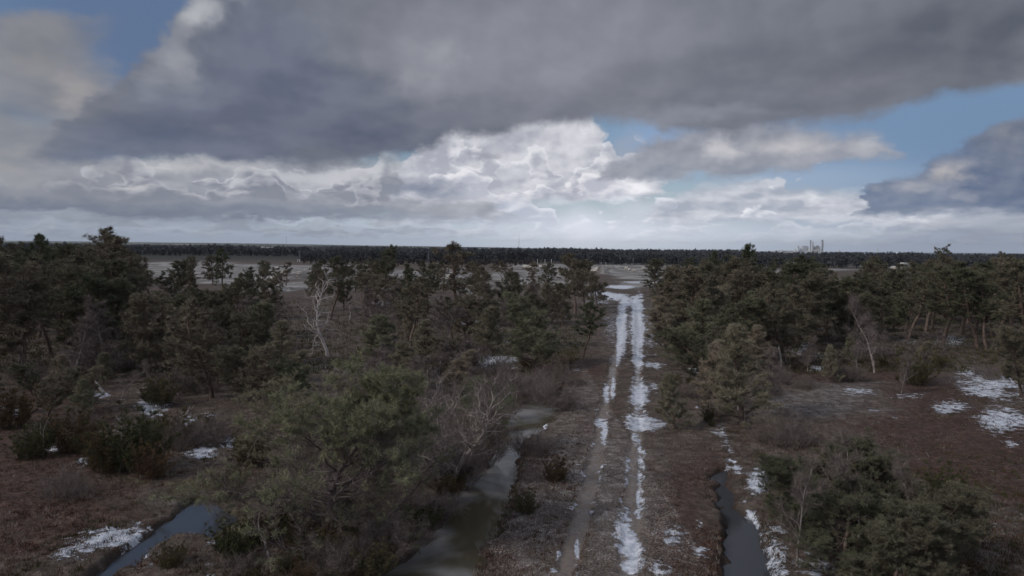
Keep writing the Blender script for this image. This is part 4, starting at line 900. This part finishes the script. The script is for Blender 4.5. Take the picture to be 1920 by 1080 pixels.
far_wood('far_wood', 1180, 2120, 1000, 1900, 900, 6.6, 'low forest before the coast on the right', 66, k=50, leaf=1.6)
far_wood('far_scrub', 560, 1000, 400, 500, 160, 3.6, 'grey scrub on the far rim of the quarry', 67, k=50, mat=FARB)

# hills on the left horizon, with fields, and the sea on the right
g_u = np.linspace(-500, 1260, 180); g_d = np.linspace(3200, 8200, 46); UU, DD = np.meshgrid(g_u, g_d)
crest = np.interp(UU, [-500, 0, 270, 540, 730, 960, 1150, 1260], [44, 46, 44, 37, 29, 18, 5, -3])
HX = DD*(UU-960)/FPX; hz = crest*sst(3300, 7600, DD)*(.9+.2*fbm(HX, DD, .0006, 3, 5)) - .5
i_ = np.arange(45)[:, None]*180+np.arange(179)[None, :]
hm = mesh_np('hills', np.stack([HX, DD, hz], -1).reshape(-1, 3), np.stack([i_, i_+1, i_+181, i_+180], -1).reshape(-1, 4), None, True)
mm = new_mat('hills'); pos = geo_pos(); n = noise(vm('MULTIPLY', pos, (.0011, .0030, 0)), 1.0, 4, .55)
principled(mix(n.sm(.50, .56), C3(48, 52, 50), mix(noise(vm('MULTIPLY', pos, (.004, .006, 0)), 1, 2, .5).sm(.4, .6), C3(120, 122, 112), C3(170, 170, 160))), rough=1, spec=0)
hm.materials.append(mm); tag(link('hills', hm), kind='structure')
bm = bmesh.new(); near_, far_ = 1950, 11500
f = bm.faces.new([bm.verts.new((d_*(u_-960)/FPX, d_, .6)) for u_, d_ in [(1170, near_*2.2), (1420, near_), (2200, near_), (2200, far_), (1170, far_)]])
me = bpy.data.meshes.new('sea'); bm.to_mesh(me); bm.free()
mm = new_mat('sea_water'); principled(C3(70, 84, 96), rough=.35, bump=noise(geo_pos(), .05, 3, .6), bstr=.3, bdist=2, spec=.5); me.materials.append(mm)
tag(link('sea', me), kind='structure')

# ------------------------------------------------------------------ buildings and masts
def plain(name, c, rough=.8, sc=.3, amt=.12):
    m = new_mat(name); n = noise(geo_pos(), sc, 4, .6); principled(mix(n.sm(.35, .65), C3(*[max(0, int(v*(1-amt))) for v in c]), C3(*[min(255, int(v*(1+amt))) for v in c])), rough=rough); return m
CONC = plain('pale_concrete', (196, 194, 192), sc=.05); CONC2 = plain('grey_concrete', (186, 186, 192), sc=.05); STEEL = plain('grey_steel', (120, 124, 130)); WHITE = plain('white_paint', (226, 226, 226), amt=.04); DARKW = plain('dark_openings', (50, 52, 58)); ROOFM = plain('grey_roof', (92, 90, 92)); STONE = plain('limestone', (172, 166, 158), sc=1.5, amt=.25)
KD = 3500.0; PX = KD/FPX
fx, fy, _ = at(1520, KD); vg = 474.6
fac = tag(empty('cement_works', (fx, fy, 0)), 'pale cement works with tall towers on the coast', 'factory')
X_ = lambda u: (u-1520)*PX
Z_ = lambda v: (vg-v)*PX
def tower(u, w, v, mat=CONC2, name='tower', dy_=0, cap=True):
    m = MB().box(X_(u), dy_, 0, w*PX, w*PX, Z_(v))
    for q in (.3, .55, .8): m.box(X_(u), dy_, Z_(v)*q, w*PX*1.12, w*PX*1.12, 1.2)
    if cap: m.box(X_(u), dy_, Z_(v)+.01, w*PX*1.2, w*PX*1.2, 2.0)
    return m.build(name, mat, fac)
tower(1519.6, 1.9, 451.5); tower(1525.6, 1.3, 454, dy_=10); tower(1541, 2.3, 450.5); tower(1522.5, 1.2, 457, dy_=-8)
MB().cyl(X_(1543.2), 0, 0, 1.5, Z_(450), 1.2).build('chimney', CONC, fac)
MB().box(X_(1509), 5, 0, 6.8*PX, 22, Z_(462)).box(X_(1509), 5, Z_(462)+.01, 7.2*PX, 24, 1.2).build('silo_block', CONC2, fac)
MB().box(X_(1514), 0, 0, 2.4*PX, 12, Z_(462.5)).build('side_building', CONC, fac)
m = MB()
for u, v, w in [(1527, 462, 2.5), (1531, 464, 3), (1534, 461, 4), (1537.5, 463, 2.5)]: m.box(X_(u), 12, 0, w*PX, 14, Z_(v)).box(X_(u), 12, Z_(v)+.01, w*PX*1.15, 16, 1.0)
m.build('preheater', CONC2, fac)
m = MB()
for (a, b) in [((1512, 474), (1522, 466)), ((1518, 474), (1526, 461)), ((1528, 461), (1538, 474)), ((1530, 466), (1537, 473)), ((1523, 470), (1541, 466))]: m.bar((X_(a[0]), -8, Z_(a[1])), (X_(b[0]), -8, Z_(b[1])), 1.6)
m.build('conveyor', CONC, fac)
m = MB()
for u in (1516, 1520, 1524, 1528, 1532, 1536, 1539): m.cyl(X_(u), -16, 0, 1.7, Z_(469.5-(u % 3)))
m.build('storage_tubes', WHITE, fac)
for u, r_, v in [(1491, 3.6, 466.5), (1496.5, 3, 465)]: MB().cyl(X_(u), 0, 0, r_, Z_(v)).cyl(X_(u), 0, Z_(v), r_, 2.5, .6).build('silo', WHITE, fac)
MB().box(X_(1497.6), 4, 0, 2.2*PX, 8, Z_(461.5)).box(X_(1502), 4, 0, 2*PX, 8, Z_(466)).build('lift_tower', CONC2, fac)
MB().box(X_(1487), 20, 0, 36*PX, 20, Z_(471)).box(X_(1487), 20, Z_(471), 36.6*PX, 22, 1).build('long_hall', CONC, fac)
m = MB()
for u, r_ in [(1464, 9), (1470, 12), (1458, 6)]: m.cyl(X_(u), 30, 0, r_, 8, r_*.95, 20).cyl(X_(u), 30, 8, r_*.95, r_*.45, r_*.3, 20)
m.build('storage_dome', CONC2, fac)
for u, v, w, lb in [(1574, 468.6, 3.4, 'white silo pair on the shore just right of the cement works'), (1645, 468, 1.8, 'slim white tower on the shore'), (1682, 473.3, 4, 'small white dome on the shore at the right'), (1613, 473, 7, 'low white sheds on the shore')]:
    x_, y_, _ = at(u, 3000); p_ = 3000/FPX; vg_ = 475.9+(u-1600)*.0084; hgt = (vg_-v)*p_; b = empty('shore_building', (x_, y_, 0)); tag(b, lb, 'building')
    if w < 3: MB().cyl(0, 0, 0, w*p_*.5, hgt).cyl(0, 0, hgt, w*p_*.6, 1.5).build('shaft', WHITE, b)
    elif w == 4: MB().cyl(0, 0, 0, w*p_*.5, hgt*.5).cyl(0, 0, hgt*.5, w*p_*.5, hgt*.5, 1).build('dome', WHITE, b)
    elif w == 7: MB().box(-4, 0, 0, 8, 9, hgt).box(4.5, 1, 0, 7, 9, hgt*.7).build('walls', WHITE, b); MB().box(-4, 0, hgt, 8.6, 9.6, .6).build('roof', ROOFM, b)
    else: MB().cyl(-2, 0, 0, 2.2, hgt).cyl(2.6, 0, 0, 2.4, hgt*.8).build('silos', WHITE, b); MB().box(0, 3, 0, 9, 4, hgt*.4).build('base', CONC2, b)
def mast(u, d_, vt, r_, label, wid=1.0, arms=0, name='mast'):
    x_, y_, _ = at(u, d_); h_ = ztop(x_, y_, vt); m = MB()
    for (sx, sy) in ((-1, -1), (1, -1), (0, 1)): m.bar((sx*wid, sy*wid, 0), (sx*wid*.3, sy*wid*.3, h_), r_, 4)
    n_ = max(4, int(h_/(wid*5)))
    for i in range(n_):
        z0 = h_*i/n_; z1 = h_*(i+1)/n_; w0 = wid*(1-.7*i/n_); w1 = wid*(1-.7*(i+1)/n_); m.bar((-w0, -w0, z0), (w1, -w1, z1), r_*.6, 4); m.bar((w0, -w0, z0), (-w1, -w1, z1), r_*.6, 4)
    e = tag(empty(name, (x_, y_, 0)), label, 'mast'); m.build('lattice', STEEL, e)
    if arms:
        m = MB().bar((-arms, 0, h_), (arms, 0, h_), r_*1.2, 4)
        for k in (-1, 0, 1): m.box(k*arms*.8, 0, h_-.25, .35, .25, .3)
        m.build('lamp_bar', STEEL, e)
    return e
mast(537, 5600, 443, .45, 'tall thin radio mast on the left horizon', 1.1); mast(973, 5600, 440, .45, 'tall thin radio mast on the horizon near the middle', 1.1)
mast(562, 470, 471, .07, 'pale floodlight mast beyond the quarry floor', .35, .9); mast(803, 470, 471, .07, 'floodlight mast behind the woods left of the crooked pine', .35, .8); mast(267, 520, 470, .07, 'floodlight mast beside the tall bushy topped pine', .3, .7)
x_, y_, _ = at(563, 468); b = tag(empty('site_cabin', (x_, y_, 0)), 'small white cabin at the foot of the pale floodlight mast', 'cabin'); MB().box(0, -2, 0, 2.2, 1.8, 1.5).build('walls', WHITE, b); MB().box(0, -2, 1.5, 2.5, 2.1, .15).build('roof', ROOFM, b); MB().box(-.4, -2.92, 0, .6, .05, 1.2).build('door', DARKW, b)
for u, lb in [(1008, 'leftmost of three pale posts on the limestone heap'), (1022, 'middle one of three pale posts on the limestone heap'), (1034, 'rightmost of three pale posts on the limestone heap')]:
    x_, y_, _ = at(u, 372); o = MB().cyl(0, 0, 0, .16, 4.0, .12, 8).box(0, 0, 4.0, .5, .3, .18).build('post', CONC, None, (x_, y_, 0)); tag(o, lb, 'post', 'pale posts on the heap')
def house(u, d_, w, h_, label, lean=0):
    x_, y_, _ = at(u, d_); b = tag(empty('house', (x_, y_, 0), random.uniform(-.3, .3)), label, 'house')
    MB().box(0, 0, 0, w, w*.55, h_).build('wall', WHITE, b)
    bm = bmesh.new(); a_, c_ = w*.53, w*.31
    v_ = [bm.verts.new(p) for p in [(-a_, -c_, h_), (a_, -c_, h_), (a_, c_, h_), (-a_, c_, h_), (-a_, 0, h_+w*.22), (a_, 0, h_+w*.22)]]
    for f_i in [(0, 1, 5, 4), (2, 3, 4, 5), (1, 2, 5), (3, 0, 4), (3, 2, 1, 0)]: bm.faces.new([v_[i] for i in f_i])
    me_ = bpy.data.meshes.new('roof'); bm.to_mesh(me_); bm.free(); me_.materials.append(ROOFM); link('roof', me_, b)
    for k in (-.3, 0, .3): MB().box(k*w, -w*.276, h_*.4, w*.12, .06, h_*.35).build('window', DARKW, b)
for u, d_, w, h_, lb in [(494, 1480, 8, 9.2, 'leftmost pale house in the far wood left of the pale floodlight mast'), (505, 1480, 12, 8.6, 'long white farmhouse in the far wood'), (513, 1480, 7, 9.2, 'small white house right of the long white farmhouse'), (390, 1450, 9, 9.0, 'white house far behind the slim clear trunked pine'), (374, 1460, 7, 8.8, 'tiny pale house far left of the slim pine')]: house(u, d_, w, h_, lb)
# ruined lime works on the right
def ruin(u, d_, label, seed):
    r = random.Random(seed); x_, y_, _ = at(u, d_); b = tag(empty('ruined_building', (x_, y_, 0), r.uniform(-.3, .3)), label, 'ruin'); s_ = r.uniform(.85, 1.1)
    m = MB().box(-1.6*s_, 0, 0, .5, 3, 3.4).box(.3*s_, 0, 0, 1.9, 2.6, 3.6).box(2.4*s_, .6, 0, .45, 2.2, 2.6).box(-.6, 1.4, 0, 3.8, .35, 2.9); m.build('wall', STONE, b)
    MB().box(.2, 0, 3.61, 6.6*s_, 3.8, .45, 0).box(-.8, 0, 4.07, 3.2*s_, 2.6, .35).build('roof_slab', CONC, b); MB().box(.3*s_, -1.32, .6, .8, .06, 1.6).build('doorway', DARKW, b)  # doorway is a dark panel on solid wall, painting the shade inside
ruin(1647, 330, 'pale ruined stone hut with an overhanging slab at the right', 1); ruin(1700, 345, 'low pale ruin right of the stone hut with the slab', 2); ruin(1485, 330, 'broken pale wall below the cement works', 4)
# limestone blocks
def rock(u, d_, s_, label, group, seed):
    g = np.random.default_rng(seed); bm = bmesh.new(); bmesh.ops.create_icosphere(bm, subdivisions=2, radius=1)
    for v in bm.verts: v.co *= float(g.uniform(.75, 1.15)); v.co.x *= 1.3; v.co.z = max(-.5, v.co.z*.8)
    me_ = bpy.data.meshes.new('boulder'); bm.to_mesh(me_); bm.free(); me_.materials.append(STONE); x_, y_, _ = at(u, d_)
    o = link('boulder', me_, None, (x_, y_, s_*.35+.3)); o.scale = (s_, s_, s_); o.rotation_euler = (0, 0, float(g.uniform(0, 6))); tag(o, label, 'boulder', group); REG.setdefault(label, []).append((y_, x_/y_, o))
k = 0
for (ua, ub, da, db, n_, sa, sb, lb, gp) in [(1112, 1150, 290, 340, 16, .6, 1.8, 'limestone blocks by the track bend', 'blocks of the heap by the bend'), (1170, 1250, 300, 360, 14, .5, 1.3, 'limestone blocks on the far terraces', 'blocks on the terraces'),
    (1630, 1760, 290, 380, 18, .7, 1.8, 'pale limestone blocks around the ruins', 'blocks around the ruins'), (980, 1060, 290, 380, 14, .7, 1.8, 'limestone blocks under the three posts', 'blocks under the posts'), (500, 620, 200, 300, 14, .4, 1.2, 'rubble blocks in the left quarry', 'blocks in the left quarry'), (1770, 1880, 300, 380, 8, .6, 1.5, 'blocks in the far right wood', 'blocks in the right wood')]:
    for _ in range(n_):
        k += 1; rock(random.uniform(ua, ub), random.uniform(da, db), random.uniform(sa, sb), lb, gp, k)

# look-alikes are told apart by their row and their place in it
ORD = 'first second third fourth fifth sixth seventh eighth ninth tenth eleventh twelfth'.split()
for ph, it in REG.items():
    it.sort(key=lambda a: a[0]); nrow = max(1, round(len(it)/7)); per = math.ceil(len(it)/nrow); rows = [it[i:i+per] for i in range(0, len(it), per)]
    for ri, rw in enumerate(rows):
        rn = '' if len(rows) == 1 else ' in the front row' if ri == 0 else ' in the back row' if ri == len(rows)-1 else ' in the %s row' % ORD[ri]
        rw.sort(key=lambda a: a[1])
        for k_, a in enumerate(rw): a[2]['label'] = ('leftmost' if k_ == 0 else 'rightmost' if k_ == len(rw)-1 else ORD[k_]+' from left')+rn+' of the '+ph

# ------------------------------------------------------------------ air
bm = bmesh.new(); bmesh.ops.create_cube(bm, size=1, matrix=Matrix.Translation((0, 0, 72.5)) @ Matrix.Diagonal((25000, 25000, 149, 1)))
me = bpy.data.meshes.new('haze'); bm.to_mesh(me); bm.free(); hm_ = bpy.data.materials.new('haze'); hm_.use_nodes = True; use_tree(hm_.node_tree); NN.clear()
pv = NN.new('ShaderNodeVolumePrincipled'); pv.inputs['Color'].default_value = (.86, .92, 1, 1); pv.inputs['Density'].default_value = 4.5e-5
oo = NN.new('ShaderNodeOutputMaterial'); LK.new(pv.outputs[0], oo.inputs['Volume']); me.materials.append(hm_); tag(link('haze', me), kind='stuff')
